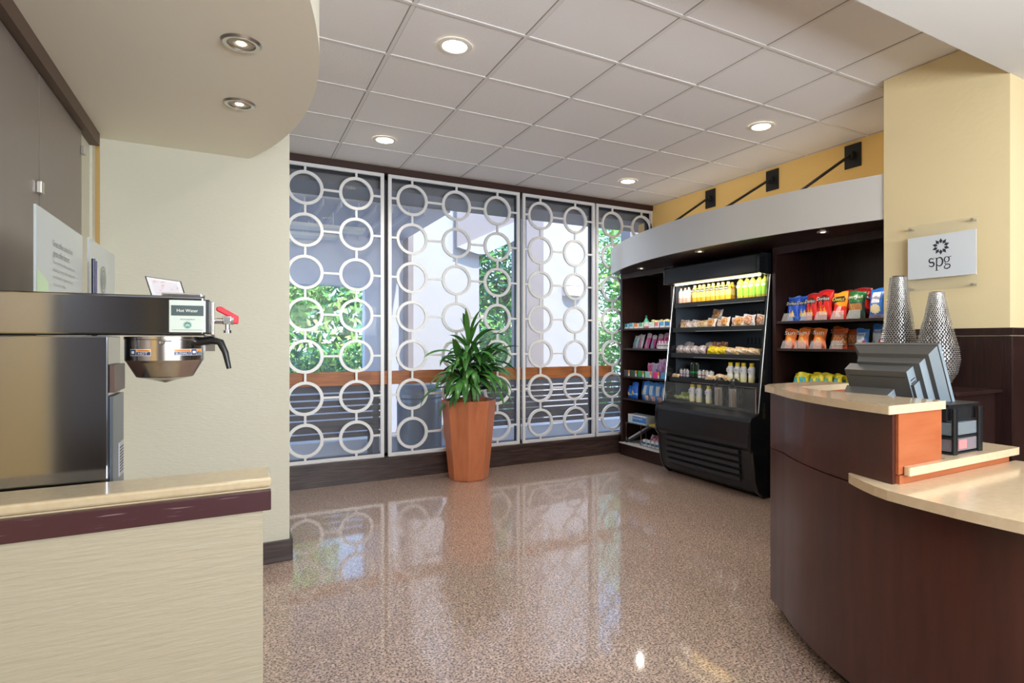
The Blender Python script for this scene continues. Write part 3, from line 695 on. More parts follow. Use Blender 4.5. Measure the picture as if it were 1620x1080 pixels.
tea = bottle('tea_bottle', [(.034, 0), (.036, .01), (.036, .028), (.0365, .030), (.0365, .08), (.0365, .145), (.036, .150), (.034, .160), (.015, .187)], [0, 0, 1, 1, 1, 3, 3, 3], tea_m, word='HONEST', wr=.0365, wz=.115, ws=.016, ww=.042, wc=(.05, .18, .05),
             parts=[('cap', [(.016, .187), (.017, .189), (.017, .205), (.015, .207)], flat((.06, .06, .03), .4))])
mlk_m = [flat((.82, .82, .78), .35), flat((.85, .80, .45), .35), flat((.80, .82, .84), .35)]
mlk = bottle('yogurt_drink_bottle', [(.030, 0), (.032, .01), (.033, .05), (.030, .075), (.033, .10), (.033, .125), (.026, .145), (.017, .150)], [1, 1, 0, 0, 2, 2, 2], mlk_m, word='ZICO', wr=.034, wz=.108, ws=.028, ww=.036, wc=(.03, .12, .4),
             parts=[('cap', [(.020, .148), (.021, .150), (.021, .180), (.019, .183)], flat((.85, .62, .03), .4))])
def can(body, lid, dia, h, band, seed):
    t = bpy.data.objects.new('drink_can', None); COL.objects.link(t); t['category'] = 'can'; t.empty_display_size = .05
    r = dia/2
    MB().lathe([(r*.8, 0), (r, .006), (r, h*.3), (r, h*.42), (r, h*.7), (r, h-.012), (r*.85, h)], (0, 0, 0), 18, mats=[0, 0, 1, 0, 0, 2]).build('body', [flat(body), flat(band), m_steel2], t, local=True)
    MB().lathe([(r*.84, h-.001), (r*.86, h+.002), (r*.8, h+.002)], (0, 0, 0), 18).build('rim', m_chrome, t, local=True)
    return t
can_s = can((.62, .60, .66), 0, .045, .085, (.35, .2, .4), 1); can_k = can((.01, .03, .015), 0, .062, .155, (.02, .35, .06), 2); can_r = can((.80, .80, .80), 0, .048, .085, (.55, .05, .05), 3)
def row(proto, ys, x, z, what, group, rz=0):
    n = len(ys)
    for k, y in enumerate(ys): dup(proto, (x+.006*(k % 2), y, z), FR+rz*(k % 3-1), '%s, %s' % (what, ORD[k] if n > 1 else 'only one'), group)
row(pale, [4.83, 4.768, 4.702], 4.29, CZ[0], 'pale pink bottle at the left end of the top cooler shelf', 'pale pink bottles')
row(oj, [4.60, 4.533, 4.466, 4.399, 4.332, 4.265, 4.198, 4.131], 4.28, CZ[0], 'orange juice bottle in the front row under the cooler light', 'front row of orange juice bottles')
row(oj, [4.57, 4.36, 4.16], 4.37, CZ[0], 'orange juice bottle in the second row of the top cooler shelf', 'second row of orange juice bottles')
row(tea, [3.975, 3.90, 3.825, 3.75, 3.675], 4.29, CZ[0], 'green tea bottle at the right of the top cooler shelf', 'front row of green tea bottles')
row(mlk, [4.06, 3.975, 3.895, 3.80], 4.24, CZ[3], 'white bottle with yellow cap on the fourth cooler shelf', 'white yogurt drink bottles on the fourth cooler shelf')
row(mlk, [4.565, 4.47, 4.325], 4.21, .79, 'white bottle with yellow cap on the cooler floor', 'white yogurt drink bottles on the cooler floor')
row(can_s, [4.80, 4.75, 4.70], 4.27, CZ[3]+.004, 'small pale grey can on the fourth cooler shelf', 'small grey cans')
row(can_k, [4.63, 4.565], 4.28, CZ[3]+.004, 'tall black and green energy drink can, fourth cooler shelf', 'tall black and green cans')
row(can_r, [4.505, 4.45, 4.395, 4.34], 4.26, CZ[3]+.004, 'small white and red can on the fourth cooler shelf', 'small white and red cans')

# ---- wrapped food
def wrapped(name, cat, w, h, d, cols, seed, fn=None):
    t = bpy.data.objects.new(name, None); COL.objects.link(t); t['category'] = cat; t.empty_display_size = .05
    rn = random.Random(seed); ms = [flat(c, .18) for c in cols]
    tab = [[rn.randrange(len(cols)) for _ in range(9)] for _ in range(9)]
    f = fn or (lambda u, v: tab[int(u*8.99)][int(v*8.99)])
    pillow(w, h, d, ms, f, seed=seed, wob=.007, nx=14, ny=12).build('packet', ms, t, local=True)
    return t
def ringp(u, v):
    r = sqrt((u-.5)**2+(v-.5)**2)
    return 2 if r < .12 else (0 if r < .22 else (1 if r < .3 else (0 if r < .4 else 3)))
roll = wrapped('wrapped_pastry', 'pastry', .13, .10, .05, [(.62, .27, .08), (.80, .50, .22), (.45, .16, .05), (.75, .68, .62)], 21, ringp)
cinn = wrapped('wrapped_pastry', 'pastry', .13, .10, .05, [(.55, .22, .10), (.78, .60, .50), (.62, .35, .22), (.75, .70, .68)], 22, ringp)
sand = wrapped('wrapped_sandwich', 'sandwich', .15, .085, .05, [(.78, .55, .22), (.80, .66, .45), (.55, .25, .08), (.70, .62, .52)], 23)
wrp = wrapped('wrapped_sandwich', 'sandwich', .15, .09, .045, [(.82, .72, .62), (.75, .55, .50), (.85, .80, .78), (.62, .30, .25)], 24)
wht = wrapped('wrapped_snack_cup', 'snack pack', .12, .085, .06, [(.72, .68, .70), (.80, .80, .84), (.60, .52, .52), (.55, .38, .34)], 25)
brn = wrapped('brown_snack_bag', 'snack pack', .12, .13, .05, [(.35, .12, .05), (.55, .28, .20), (.70, .60, .60), (.22, .08, .03)], 26)
yel = wrapped('yellow_snack_pouch', 'snack pack', .16, .085, .07, [(.92, .70, .02), (.85, .55, .02), (.95, .78, .08), (.90, .66, .02)], 27)
pch = wrapped('wrapped_flatbread', 'sandwich', .17, .065, .07, [(.85, .70, .52), (.80, .60, .42), (.85, .76, .62), (.78, .42, .10)], 28)
z = CZ[1]; G = 'wrapped food on the second cooler shelf'
for k, (pr, y, x, rz, tl, sc, nm_) in enumerate(((cinn, 4.83, 4.33, .3, -.1, .95, 'pale wrapped pastry at the left end'), (sand, 4.75, 4.28, .5, -.5, .9, 'flat yellow-brown wrapped sandwich next to the left end'),
        (wrp, 4.67, 4.28, .4, -.5, 1, 'pinkish wrapped sandwich leaning left'), (wrp, 4.58, 4.29, .3, -.4, 1, 'pale wrapped sandwich before the stacked pastries'), (sand, 4.49, 4.28, .1, -.4, 1, 'golden wrapped sandwich left of the pastries'),
        (roll, 4.37, 4.28, 0, -.3, 1, 'orange-brown pastry under the stacked one'), (wrp, 4.27, 4.32, 0, -.2, .9, 'pale wrapped pack between two pastries'), (roll, 4.17, 4.27, -.1, -.2, 1.05, 'round iced pastry in the middle'),
        (cinn, 4.07, 4.32, .1, -.2, .9, 'small pastry between the round ones'), (roll, 3.98, 4.27, 0, -.2, 1.05, 'round golden pastry right of the middle'), (cinn, 3.86, 4.27, 0, -.15, 1.15, 'large cinnamon pastry near the right end'), (cinn, 3.74, 4.30, -.2, -.1, 1.1, 'pastry at the right end'))):
    place(pr, x, y, z, nm_+' of the second cooler shelf', G, tl, rz, sc)
place(roll, 4.36, 4.37, z+.085, 'orange-brown pastry stacked on top of the others, second cooler shelf', G, -.3, 0, 1.1)
z = CZ[2]; G = 'wrapped food on the third cooler shelf'
for pr, y, x, rz, tl, sc, nm_ in ((wht, 4.82, 4.27, .2, -.2, 1, 'whitish snack pack at the left end'), (wht, 4.70, 4.25, 0, -.2, .95, 'second whitish snack pack from the left'), (wht, 4.58, 4.25, 0, -.2, .95, 'third whitish snack pack from the left'), (wht, 4.47, 4.25, -.1, -.2, 1, 'fourth whitish snack pack, left of the yellow pouches'),
        (wht, 4.83, 4.40, 0, 0, 1.4, 'tall whitish snack pack behind the leftmost one'), (wht, 4.47, 4.38, 0, 0, 1.35, 'tall pale snack pack behind the fourth one'), (brn, 4.37, 4.36, .1, 0, .95, 'tall brown snack bag, left one of two'), (brn, 4.28, 4.38, -.1, 0, .97, 'tall brown snack bag, right one of two'),
        (yel, 4.30, 4.24, .1, -.4, 1, 'bright yellow snack pouch, left one of two'), (yel, 4.18, 4.25, -.1, -.4, .97, 'bright yellow snack pouch, right one of two'), (pch, 4.05, 4.24, 0, -.4, 1.1, 'peach flatbread pack beside the yellow pouches'), (pch, 3.93, 4.26, .1, -.3, 1.15, 'peach flatbread pack in the middle of three'), (pch, 3.78, 4.24, -.1, -.4, 1.05, 'peach flatbread pack at the right end')):
    place(pr, x, y, z, nm_+', third cooler shelf', G, tl, rz, sc)
z = CZ[3]; G = 'flatbreads on the fourth cooler shelf'
for pr, y, x, rz, tl, sc, nm_ in ((pch, 4.83, 4.20, 0, -.9, .7, 'peach flatbread pack at the left end, before the grey cans'), (pch, 4.30, 4.20, 0, -.9, .9, 'peach flatbread pack right of the red and white cans'), (pch, 4.17, 4.22, .1, -.7, 1.1, 'largest peach flatbread pack behind the steel flasks')):
    place(pr, x, y, z, nm_+', fourth cooler shelf', G, tl, rz, sc)
grn = wrapped('salad_tray', 'salad tray', .13, .05, .09, [(.40, .62, .05), (.75, .80, .35), (.22, .45, .05), (.85, .82, .6)], 29)
for k, y in enumerate((4.81, 4.71, 4.61)): place(grn, 4.24, y, .79, 'green salad tray on the cooler floor, %s' % ORD[k], 'green salad trays', -.1, .1*k, 1)
place(grn, 4.30, 4.76, .825, 'green salad tray stacked on the others, cooler floor', 'green salad trays', -.1, .1, 1)

# ---- steel flasks
def flask(x, y, z, label):
    t = thing('vacuum_flask', label, 'vacuum flask', (x, y, z), 'steel vacuum flasks')
    MB().lathe([(.052, 0), (.054, .004), (.054, .17), (.052, .176)], (x, y, z), 28).build('body', m_steel2, t)
    MB().lathe([(.054, .176), (.055, .185), (.053, .215), (.042, .25), (.024, .272), (.008, .278)], (x, y, z), 28).build('lid', m_black, t)
    MB().tube([(x-.045, y+.02, z+.235), (x-.065, y+.03, z+.255), (x-.07, y+.03, z+.25)], [.014, .01, .006], 8).build('spout', m_black, t)
    MB().tube([(x, y-.05, z+.225), (x+.0, y-.095, z+.215), (x, y-.105, z+.15), (x, y-.10, z+.07), (x, y-.053, z+.05)], .009, 8).build('handle', m_black, t)
flask(4.19, 4.15, .79, 'brushed steel vacuum flask with black lid, left one of two in the cooler')
flask(4.18, 3.955, .79, 'brushed steel vacuum flask with black lid, right one of two in the cooler')

# ---- boxes on the left unit
def pbox(name, cat, w, d, h, cols, fn, word=None, wc=(.9, .9, .9)):
    t = bpy.data.objects.new(name, None); COL.objects.link(t); t['category'] = cat; t.empty_display_size = .05
    b = MB(); b.box(-w/2, w/2, -d/2, d/2, 0, h, 0); nx, nz = 8, 6
    for i in range(nx):
        for j in range(nz):
            k = fn((i+.5)/nx, (j+.5)/nz)
            if k: b.poly([(-w/2+w*i/nx, -d/2-.0006, h*j/nz), (-w/2+w*(i+1)/nx, -d/2-.0006, h*j/nz), (-w/2+w*(i+1)/nx, -d/2-.0006, h*(j+1)/nz), (-w/2+w*i/nx, -d/2-.0006, h*(j+1)/nz)], k)
    b.build('carton', [flat(c) for c in cols], t, local=True)
    if word: MB().text(word, h*.35, (0, -d/2-.0015, h*.62), width=w*.6).build('lettering', flat(wc), t, local=True)
    return t
stripe = lambda u, v: 1 if v < .35 else (2 if u > .7 else 0)
L1 = [((.03, .35, .50), 'teal'), ((.10, .45, .60), 'light teal'), ((.80, .25, .05), 'orange'), ((.10, .50, .25), 'green'), ((.80, .75, .72), 'white and red'), ((.55, .75, .60), 'mint'), ((.80, .15, .18), 'pink'), ((.08, .35, .70), 'blue'), ((.05, .22, .62), 'dark blue')]
for k, (c, nm_) in enumerate(L1):
    pr = pbox('medicine_box', 'carton', .088, .05, .062+.006*(k % 2), [c, (.78, .78, .78) if k != 4 else (.7, .1, .1), (.75, .78, .8), c], stripe)
    place(pr, 4.30, 5.815-.098*k, SL[0], '%s medicine carton on the top toiletries shelf' % nm_, 'small medicine cartons in the front row', 0, .05*((k % 3)-1))
t = bottle('mouthwash_bottle', [(.034, 0), (.036, .01), (.036, .08), (.02, .11), (.012, .125)], [0, 1, 0, 0], [flat((.05, .35, .22)), flat((.5, .7, .6))], parts=[('cap', [(.014, .125), (.014, .155), (.012, .157)], flat((.02, .12, .08)))])
place(t, 4.40, 5.58, SL[0], 'green bottle standing behind the top row of cartons', None, 0)
for k in range(5):
    pr = wrapped('tissue_packet', 'packet', .11, .10, .03, [(.60, .55, .15), (.70, .68, .62), (.35, .33, .30), (.75, .72, .2)], 40+k)
    place(pr, 4.43, 5.48-.11*k, SL[0], 'silver and yellow packet behind the cartons, %s' % ORD[k], 'silver and yellow packets', -.1)
# pink razor packs
def p_pink(u, v): return 1 if v > .72 else (2 if abs(u-.5) < .18+.1*sin(9*v) else 0)
for k, (y, w, c0, c1, c2, nm_) in enumerate(((5.76, .12, (.35, .62, .68), (.8, .8, .82), (.6, .5, .6), 'teal and white'), (5.66, .12, (.78, .76, .78), (.80, .78, .8), (.70, .25, .45), 'mostly white'), (5.53, .11, (.72, .10, .32), (.8, .6, .7), (.8, .45, .6), 'pink'), (5.42, .11, (.66, .08, .34), (.82, .8, .8), (.2, .55, .6), 'pink and teal'), (5.31, .11, (.74, .12, .36), (.8, .65, .7), (.8, .5, .62), 'pink'), (5.21, .11, (.60, .05, .28), (.75, .4, .55), (.72, .3, .5), 'dark pink'), (5.12, .11, (.55, .05, .30), (.7, .3, .5), (.6, .2, .45), 'deep magenta'))):
    pr = bag('razor_pack', 'packet', w, .165+.012*(k % 3), .03, [c0, c1, c2], p_pink, None, seed=50+k)
    place(pr, 4.36, y, SL[1], '%s razor pack on the second toiletries shelf, %s' % (nm_, ORD[k]), 'razor packs', -.28, -.15)
for k in range(4):
    pr = pbox('cosmetic_box', 'carton', .045, .03, .09, [(.80, .78, .80), (.65, .12, .30), (.2, .2, .25)], lambda u, v: 1 if v > .6 and u < .5 else (2 if .3 < v < .5 else 0))
    place(pr, 4.285, 5.185-.052*k, SL[1], 'slim white cosmetic carton before the pink packs, %s' % ORD[k], 'slim white cosmetic cartons', 0)
# third shelf
L3 = [((.10, .10, .12), 'grey'), ((.03, .10, .07), 'black-green'), ((.04, .30, .12), 'green'), ((.35, .62, .66), 'pale teal'), ((.78, .05, .30), 'magenta'), ((.10, .40, .75), 'blue')]
for k, (c, nm_) in enumerate(L3):
    pr = pbox('film_box', 'carton', .12, .05, .072, [c, (.80, .30, .03), (.82, .82, .78)], lambda u, v: (1 if u > .75 else 0) if v > .5 else (2 if u > .7 else 0))
    place(pr, 4.29, 5.80-.142*k, SL[2], '%s carton with orange corner on the third toiletries shelf' % nm_, 'cartons with orange corners', 0)
for k, (y, h, c, nm_) in enumerate(((5.51, .17, (.72, .08, .32), 'magenta'), (5.42, .17, (.45, .42, .65), 'bluish lilac'), (5.31, .22, (.55, .30, .60), 'tall lilac'), (5.20, .215, (.60, .32, .62), 'tall purple'))):
    pr = bag('wipes_pack', 'packet', .11, h, .05, [c, tuple(min(1, q*1.25+.1) for q in c), (.75, .7, .78)], lambda u, v: 1 if (u+v) % .3 < .12 else (2 if v > .85 else 0), None, seed=60+k)
    place(pr, 4.40, y, SL[2], '%s pack behind the cartons on the third toiletries shelf' % nm_, 'lilac and magenta packs', -.1)
# fourth shelf blue packs
for k, (y, h) in enumerate(((5.78, .15), (5.70, .20), (5.59, .225), (5.48, .225), (5.36, .225), (5.24, .225), (5.13, .215))):
    light = k > 2
    pr = bag('hygiene_pack', 'packet', .12, h, .06, [(.02, .14, .66) if not light else (.06, .26, .70), (.75, .62, .12) if not light else (.50, .62, .72), (.25, .55, .75), (.7, .45, .35)],
             (lambda u, v: 1 if (u-.4)**2+(v-.35)**2 < .02 else (2 if .25 < v < .32 else 0)) if not light else (lambda u, v: 1 if .3 < v < .8 and .15 < u < .8 else (3 if v < .25 and u > .5 else 0)), None, seed=70+k)
    place(pr, 4.31 if k != 2 else 4.38, y, SL[3], '%s hygiene pack on the fourth toiletries shelf, %s' % ('royal blue' if not light else 'blue and pale', ORD[k]), 'blue hygiene packs', -.1, .08*((k % 3)-1))
# bottom display: wire stand, tissue box, lint roller, white packs
t = thing('wire_stand', 'small chrome-legged stand on the bottom shelf, holding the tissue box', 'stand', (4.42, 5.50, .16))
MB().box(4.27, 4.60, 5.16, 5.84, .405, .415).build('top', mat('smoked_glass', (.05, .05, .06), .1), t)
for x, y in ((4.28, 5.83), (4.28, 5.53), (4.59, 5.83), (4.28, 5.17), (4.59, 5.17)): MB().tube([(x, y, .16), (x, y, .405)], .005, 8).build('leg', m_chrome, t)
pr = pbox('tissue_box', 'tissue box', .36, .13, .105, [(.60, .72, .82), (.05, .25, .70), (.85, .87, .9)], lambda u, v: 1 if .1 < v < .8 and .25 < u < .95 else (2 if v > .8 else 0), 'Kleenex')
place(pr, 4.35, 5.62, .416, 'blue and white tissue box on the wire stand', None, 0)
for k in range(3):
    pr = pbox('magazine', 'magazine', .16, .2, .008, [(.75, .55, .10), (.5, .5, .45), (.7, .7, .65)], lambda u, v: 0)
    place(pr, 4.40, 5.32, .416+.009*k, 'yellowish magazine beside the tissue box, %s of the stack' % ('bottom', 'middle', 'top')[k], 'magazines beside the tissue box', 0, .15*k)
t = thing('long_package', 'long dark and silver package leaning under the wire stand', 'package', (4.36, 5.74, .161))
MB().tube([(4.30, 5.80, .19), (4.48, 5.60, .36)], [.028, .022], 12).build('canopy', flat((.03, .035, .05)), t)
MB().tube([(4.29, 5.79, .205), (4.46, 5.585, .385)], [.012, .012], 8).build('packaging', flat((.55, .57, .62)), t)
MB().tube([(4.295, 5.806, .185), (4.27, 5.834, .162)], .014, 10).build('handle', m_black, t)
for k in range(6):
    pr = bag('sewing_kit_pack', 'packet', .10, .13+.02*(k % 2), .03, [(.80, .76, .80), (.68, .10, .28), (.75, .75, .78), (.25, .3, .5)], lambda u, v: 1 if abs(u-v) < .22 and v > .3 else (3 if v < .12 else 0), None, seed=80+k)
    place(pr, 4.42+.03*(k % 2), 5.52-.07*k, .162+.012*k, 'white and pink packet under the wire stand, %s' % ORD[k], 'white and pink packets on the bottom shelf', -.5)
for k in range(5):
    pr = pbox('travel_bottle_box', 'carton', .05, .04, .085, [(.82, .84, .86), (.06, .32, .68), (.5, .7, .8)], lambda u, v: 1 if .25 < v < .75 else 0)
    place(pr, 4.30, 5.47-.078*k, .162, 'blue-banded white travel carton in the bottom front row, %s' % ORD[k], 'blue-banded travel cartons', 0)
t = thing('wire_tray', 'black wire tray holding the travel cartons on the bottom shelf', 'tray', (4.33, 5.3, .161))
w_ = MB()
for z in (.172, .21): w_.tube([(4.265, 5.53, z), (4.265, 5.09, z)], .0025, 6)
for k in range(7): w_.tube([(4.265, 5.53-.073*k, .165), (4.265, 5.53-.073*k, .21)], .0018, 5)
w_.build('wires', m_blackm, t)

# ================================================================== POTTED PLANT
PX, PYY = 2.13, 5.66
t = thing('planter', 'tall tapered octagonal terracotta-coloured planter in front of the windows', 'planter', (PX, PYY, 0))
def octo(r, z, rot=.033): return [(PX+r*cos(rot+pi/8+k*pi/4), PYY+r*sin(rot+pi/8+k*pi/4), z) for k in range(8)]
b = MB(); rings = [octo(.197, 0), octo(.205, .01), octo(.285, .815), octo(.265, .82), octo(.245, .76)]
vs = [v for r in rings for v in r]
b.add(vs, [(8*i+k, 8*i+(k+1) % 8, 8*(i+1)+(k+1) % 8, 8*(i+1)+k) for i in range(4) for k in range(8)]); b.add(rings[0], [tuple(range(7, -1, -1))])
b.build('pot', m_pot, t, bevel=.003)
MB().poly(octo(.25, .77)).build('soil', m_soil, t)
t = thing('potted_plant', 'bushy dark green strap-leaved corn plant growing in the planter', 'plant', (PX, PYY, .77))
canes = []
for k, (dx, dy, h) in enumerate(((0, 0, .66), (.08, -.07, .44), (-.09, -.05, .36), (.03, .06, .26))):
    p0 = Vector((PX+dx*.6, PYY+dy*.6, .765)); p1 = Vector((PX+dx*1.25, PYY+dy*1.25, .77+h)); canes.append((p0, p1))
    MB().tube([p0, (p0+p1)/2+Vector((.01, 0, 0)), p1], [.016, .014, .010], 8).build('cane', m_cane, t)
rn = random.Random(12)
def leaf(p, az, el, L, w, droop, m, into=None):
    """strap leaf: rises at elevation el and bends over"""
    n = 9; d = Vector((cos(az), sin(az), 0)); s = Vector((-sin(az), cos(az), 0)); q = Vector(p); e = el; vs = []
    tw = rn.uniform(-.5, .5)
    for i in range(n+1):
        f = i/n; ww = w*(.35+1.1*f*(1.25-f)*1.6)*(1-f**5) if f < .999 else .0015
        t_ = d*cos(e)+Vector((0, 0, 1))*sin(e); nrm = s.cross(t_).normalized(); s2 = (s*cos(tw*f)+nrm*sin(tw*f))
        vs += [q-s2*ww/2+nrm*ww*.16, q-nrm*0, q+s2*ww/2+nrm*ww*.16]
        q = q+t_*(L/n); e = max(e-droop/n*(.4+1.2*f), -1.45)
    for v in vs:
        if v.y > 5.95: v.y = 5.95+.04*math.tanh((v.y-5.95)/.3)
    fs = []
    for i in range(n):
        for j in (0, 1): a = 3*i+j; fs.append((a, a+1, a+4, a+3))
    if into is not None: into.add(vs, fs, 0, True)
    else: MB().add(vs, fs, 0, True).build('leaf', m, t)
for ci, (p0, p1) in enumerate(canes):
    n = (34, 24, 22, 8)[ci]
    for k in range(n):
        f = k/(n-1); p = p0.lerp(p1, .35+.65*f)
        el = radians(18+62*f**1.6+rn.uniform(-12, 12)); L = rn.uniform(.40, .58)*(1.0-.25*f if f > .7 else 1)
        az = k*2.4+ci*1.1+rn.uniform(-.3, .3)
        if sin(az) > .3 and rn.random() < .6: az = -az
        top = ci == 0 and f > .80
        if top: el = radians(rn.uniform(58, 86)); L = rn.uniform(.30, .46)
        droop = rn.uniform(.3, 1.3) if top else rn.uniform(1.8, 2.8)*(1.15-.6*f)
        if sin(az) > .2: L *= .7
        leaf(p, az, el, L, rn.uniform(.060, .086)*(.8 if top else 1), droop, m_leaf2 if top else m_leaf)
for k in range(12):
    az = -pi/2+(-1.5+3.0*k/11)+rn.uniform(-.1, .1)
    leaf((PX+.05*cos(az), PYY+.05*sin(az), 1.02), az, radians(rn.uniform(15, 45)), rn.uniform(.44, .56), rn.uniform(.062, .082), rn.uniform(2.4, 3.0), m_leaf)
il = MB()
for k in range(80):
    az = rn.uniform(0, 2*pi); h_ = rn.uniform(.05, .5)
    leaf((PX+.03*cos(az), PYY+.03*sin(az), .80+h_), az, radians(rn.uniform(10, 55)), rn.uniform(.26, .42)*(.75 if sin(az) > .2 else 1), rn.uniform(.05, .08), rn.uniform(1.6, 2.8), m_leaf, il)
il = il.build('inner_leaves', m_leaf, t); il['kind'] = 'stuff'

# ================================================================== LEFT COFFEE STATION
struct(MB().box(XL-.1, .062, 1.62, 1.76, 0, 1.005).build('wall_half', m_half))
t = thing('counter_ledge', 'tan laminate ledge capping the ribbed half wall', 'ledge', (-.3, 1.7, 1.0))
MB().box(XL+.013, .082, 1.635, 1.79, 1.048, 1.072).build('cap', m_ledge, t, bevel=.006)
MB().box(XL+.013, .080, 1.612, 1.635, .995, 1.045).build('wood_band', m_band, t, bevel=.002)
MB().box(XL+.013, .075, 1.635, 1.78, 1.0, 1.048).build('core', m_ledge, t)
t = thing('service_counter', 'dark service counter behind the half wall, carrying the brewer', 'counter', (-.4, 2.1, 0))
MB().box(XL+.013, -.06, 1.80, 2.32, .88, .91).build('worktop', m_dark, t); MB().box(XL+.013, -.1, 1.80, 2.28, 0, .88).build('cabinet', m_darkz, t)
t = thing('back_counter', 'low dark side counter below the bronze wall panels', 'counter', (-.6, 2.8, 0))
MB().box(XL+.012, -.475, 2.33, 3.42, 0, .91).build('cabinet', m_darkz, t)

BZ0, BZ1, BY = 1.436, 1.540, 1.80
t = thing('coffee_brewer', 'long stainless steel coffee brewer standing behind the half wall', 'coffee maker', (-.45, 1.95, .91))
MB().box(XL+.03, -.071, BY, 2.05, BZ0, BZ1).build('brew_head', m_steel, t, bevel=.006, segs=3)
MB().box(XL+.03, -.278, BY+.004, 1.985, .91, BZ0-.002).build('body', m_steel, t, bevel=.003)
MB().box(-.277, -.270, BY+.02, 1.98, .95, 1.28).build('side_cover', mat('blue_grey_steel', (.16, .19, .23), .3, metal=.8), t)
MB().box(-.277, -.268, 1.90, 1.965, 1.06, 1.15).build('barcode_sticker', flat((.45, .45, .48)), t)
bc = MB()
for k in range(9): bc.box(-.268, -.2675, 1.905, 1.96, 1.07+.008*k, 1.0735+.008*k)
bc.build('barcode_lines', m_ink, t)
MB().box(-.277, -.267, BY+.02, 1.98, 1.29, 1.36).build('side_label', flat((.10, .06, .05)), t)
MB().box(-.170, -.078, BY+.03, BY+.13, BZ1, BZ1+.010).build('hatch_lid', m_chrome, t, bevel=.003)
MB().lathe([(.006, 0), (.008, .004), (.006, .009), (.002, .011)], (-.079, BY+.06, BZ1), 12).build('hatch_pin', m_chrome, t)
MB().box(-.071, -.058, BY-.002, 1.95, 1.440, 1.532).build('end_cap', m_black, t, bevel=.003)
MB().box(-.058, -.050, 1.83, 1.93, 1.437, 1.529).build('end_plate', m_steel2, t, bevel=.002)
# front sign plate
lp = MB().box(-.150, -.068, BY-.004, BY-.0005, 1.444, 1.529).build('sign_plate', flat((.55, .62, .56)), t, bevel=.004)
d = MB(); d.box(-.145, -.073, BY-.0048, BY-.004, 1.488, 1.515, 1)
d.text('Hot Water', .0115, (-.109, BY-.0056, 1.5015), width=.047, mi=0)
d.text('We Proudly Brew', .0045, (-.109, BY-.0052, 1.4780), width=.033, mi=1)
d.lathe([(.0001, 0), (.0095, 0)], (-.109, BY-.0048, 1.4635), 28, mi=2, axis='y', smooth=False, caps=False)
d.ring((-.109, BY-.0053, 1.4635), .0085, .0078, .0003, 28, 0)
for k in range(5): d.box(-.1135+.0021*k, -.1127+.0021*k, BY-.0053, BY-.0049, 1.4595, 1.4675-.001*abs(k-2), 0)
d.box(-.143, -.075, BY-.0050, BY-.0046, 1.4500, 1.4508, 1)
d.build('lettering', [flat((.85, .85, .82)), flat((.05, .08, .08)), flat((.02, .20, .15))], lp)
# hot water tap
tp = thing('hot_water_tap', 'chrome hot water tap with a red lever on the end of the brewer', 'tap', (-.04, 1.88, 1.48))
MB().tube([(-.055, 1.88, 1.478), (-.012, 1.88, 1.478)], .0085, 14).build('pipe', m_chrome, tp)
b = MB(); b.box(-.030, -.008, 1.868, 1.892, 1.468, 1.492); b.tube([(-.018, 1.88, 1.470), (-.018, 1.88, 1.452)], .006, 12); b.tube([(-.018, 1.88, 1.452), (-.018, 1.88, 1.444)], .010, 12); b.tube([(-.008, 1.88, 1.48), (-.003, 1.88, 1.48)], .013, 8)
b.build('valve', m_chrome, tp, bevel=.002)
MB().prismy([(-.046, 1.517), (-.046, 1.507), (-.012, 1.488), (-.012, 1.470), (.009, 1.470), (.010, 1.492), (-.034, 1.519)], 1.872, 1.888).build('lever', mat('red_vinyl', (.65, .01, .03), .3), tp, bevel=.003)
tp.parent = None
b = MB(); b.box(-.078, -.050, 1.93, 1.94, 1.392, 1.437); b.build('tap_bracket', m_chrome, t)
# brew funnel
FX, FY = -.166, 1.895
t = thing('brew_funnel', 'stainless steel brew funnel with black handle hung under the brewer', 'brew funnel', (FX, FY, 1.31))
MB().lathe([(.004, 0), (.03, .008), (.064, .016), (.066, .018), (.086, .056), (.0905, .062), (.0905, .116), (.092, .118), (.092, .1245), (.088, .125)], (FX, FY, 1.308), 48).build('bowl', m_steel2, t)
hx = FX+.090*cos(-.45); hy_ = FY+.09*sin(-.45)
MB().tube([(hx-.008, hy_, 1.418), (hx+.03, hy_-.015, 1.424), (hx+.05, hy_-.022, 1.418), (hx+.062, hy_-.026, 1.39), (hx+.071, hy_-.03, 1.345)], [.012, .011, .010, .008, .006], 10).build('handle', m_black, t)
w_ = MB(); w_.ring((FX+.0, FY-.0935, 1.418), .007, .0045, .003, 16); w_.box(FX+.004, FX+.022, FY-.094, FY-.0915, 1.4195, 1.4225); w_.build('latch', m_chrome, t)
def curved_sticker(a0, a1, z0, z1, t, blocks, words):
    """sticker wrapped on the bowl; blocks: (u0,u1,v0,v1,mat)"""
    R = .0912
    d = MB(); P = lambda u, v, r: (FX+r*sin(a0+(a1-a0)*u), FY-r*cos(a0+(a1-a0)*u), z0+(z1-z0)*v)
    for (u0, u1, v0, v1, mi, lift) in blocks:
        n = 6
        for i in range(n):
            ua = u0+(u1-u0)*i/n; ub = u0+(u1-u0)*(i+1)/n; r = R+.0003*lift
            d.add([P(ua, v0, r), P(ub, v0, r), P(ub, v1, r), P(ua, v1, r)], [(0, 1, 2, 3)], mi, True)
    for (wd, u, v, uw, vh, mi) in words:
        vs, fs = text_mesh(wd); xs = [q[0] for q in vs]; ys = [q[1] for q in vs]; W_ = max(xs)-min(xs); H_ = max(ys)-min(ys)
        d.add([P(u+(q[0]-min(xs))/W_*uw, v+(q[1]-min(ys))/H_*vh, R+.0012) for q in vs], fs, mi)
    d.build('warning_sticker', [flat((.85, .85, .85)), flat((.90, .32, .02)), flat((.02, .04, .12))], t)
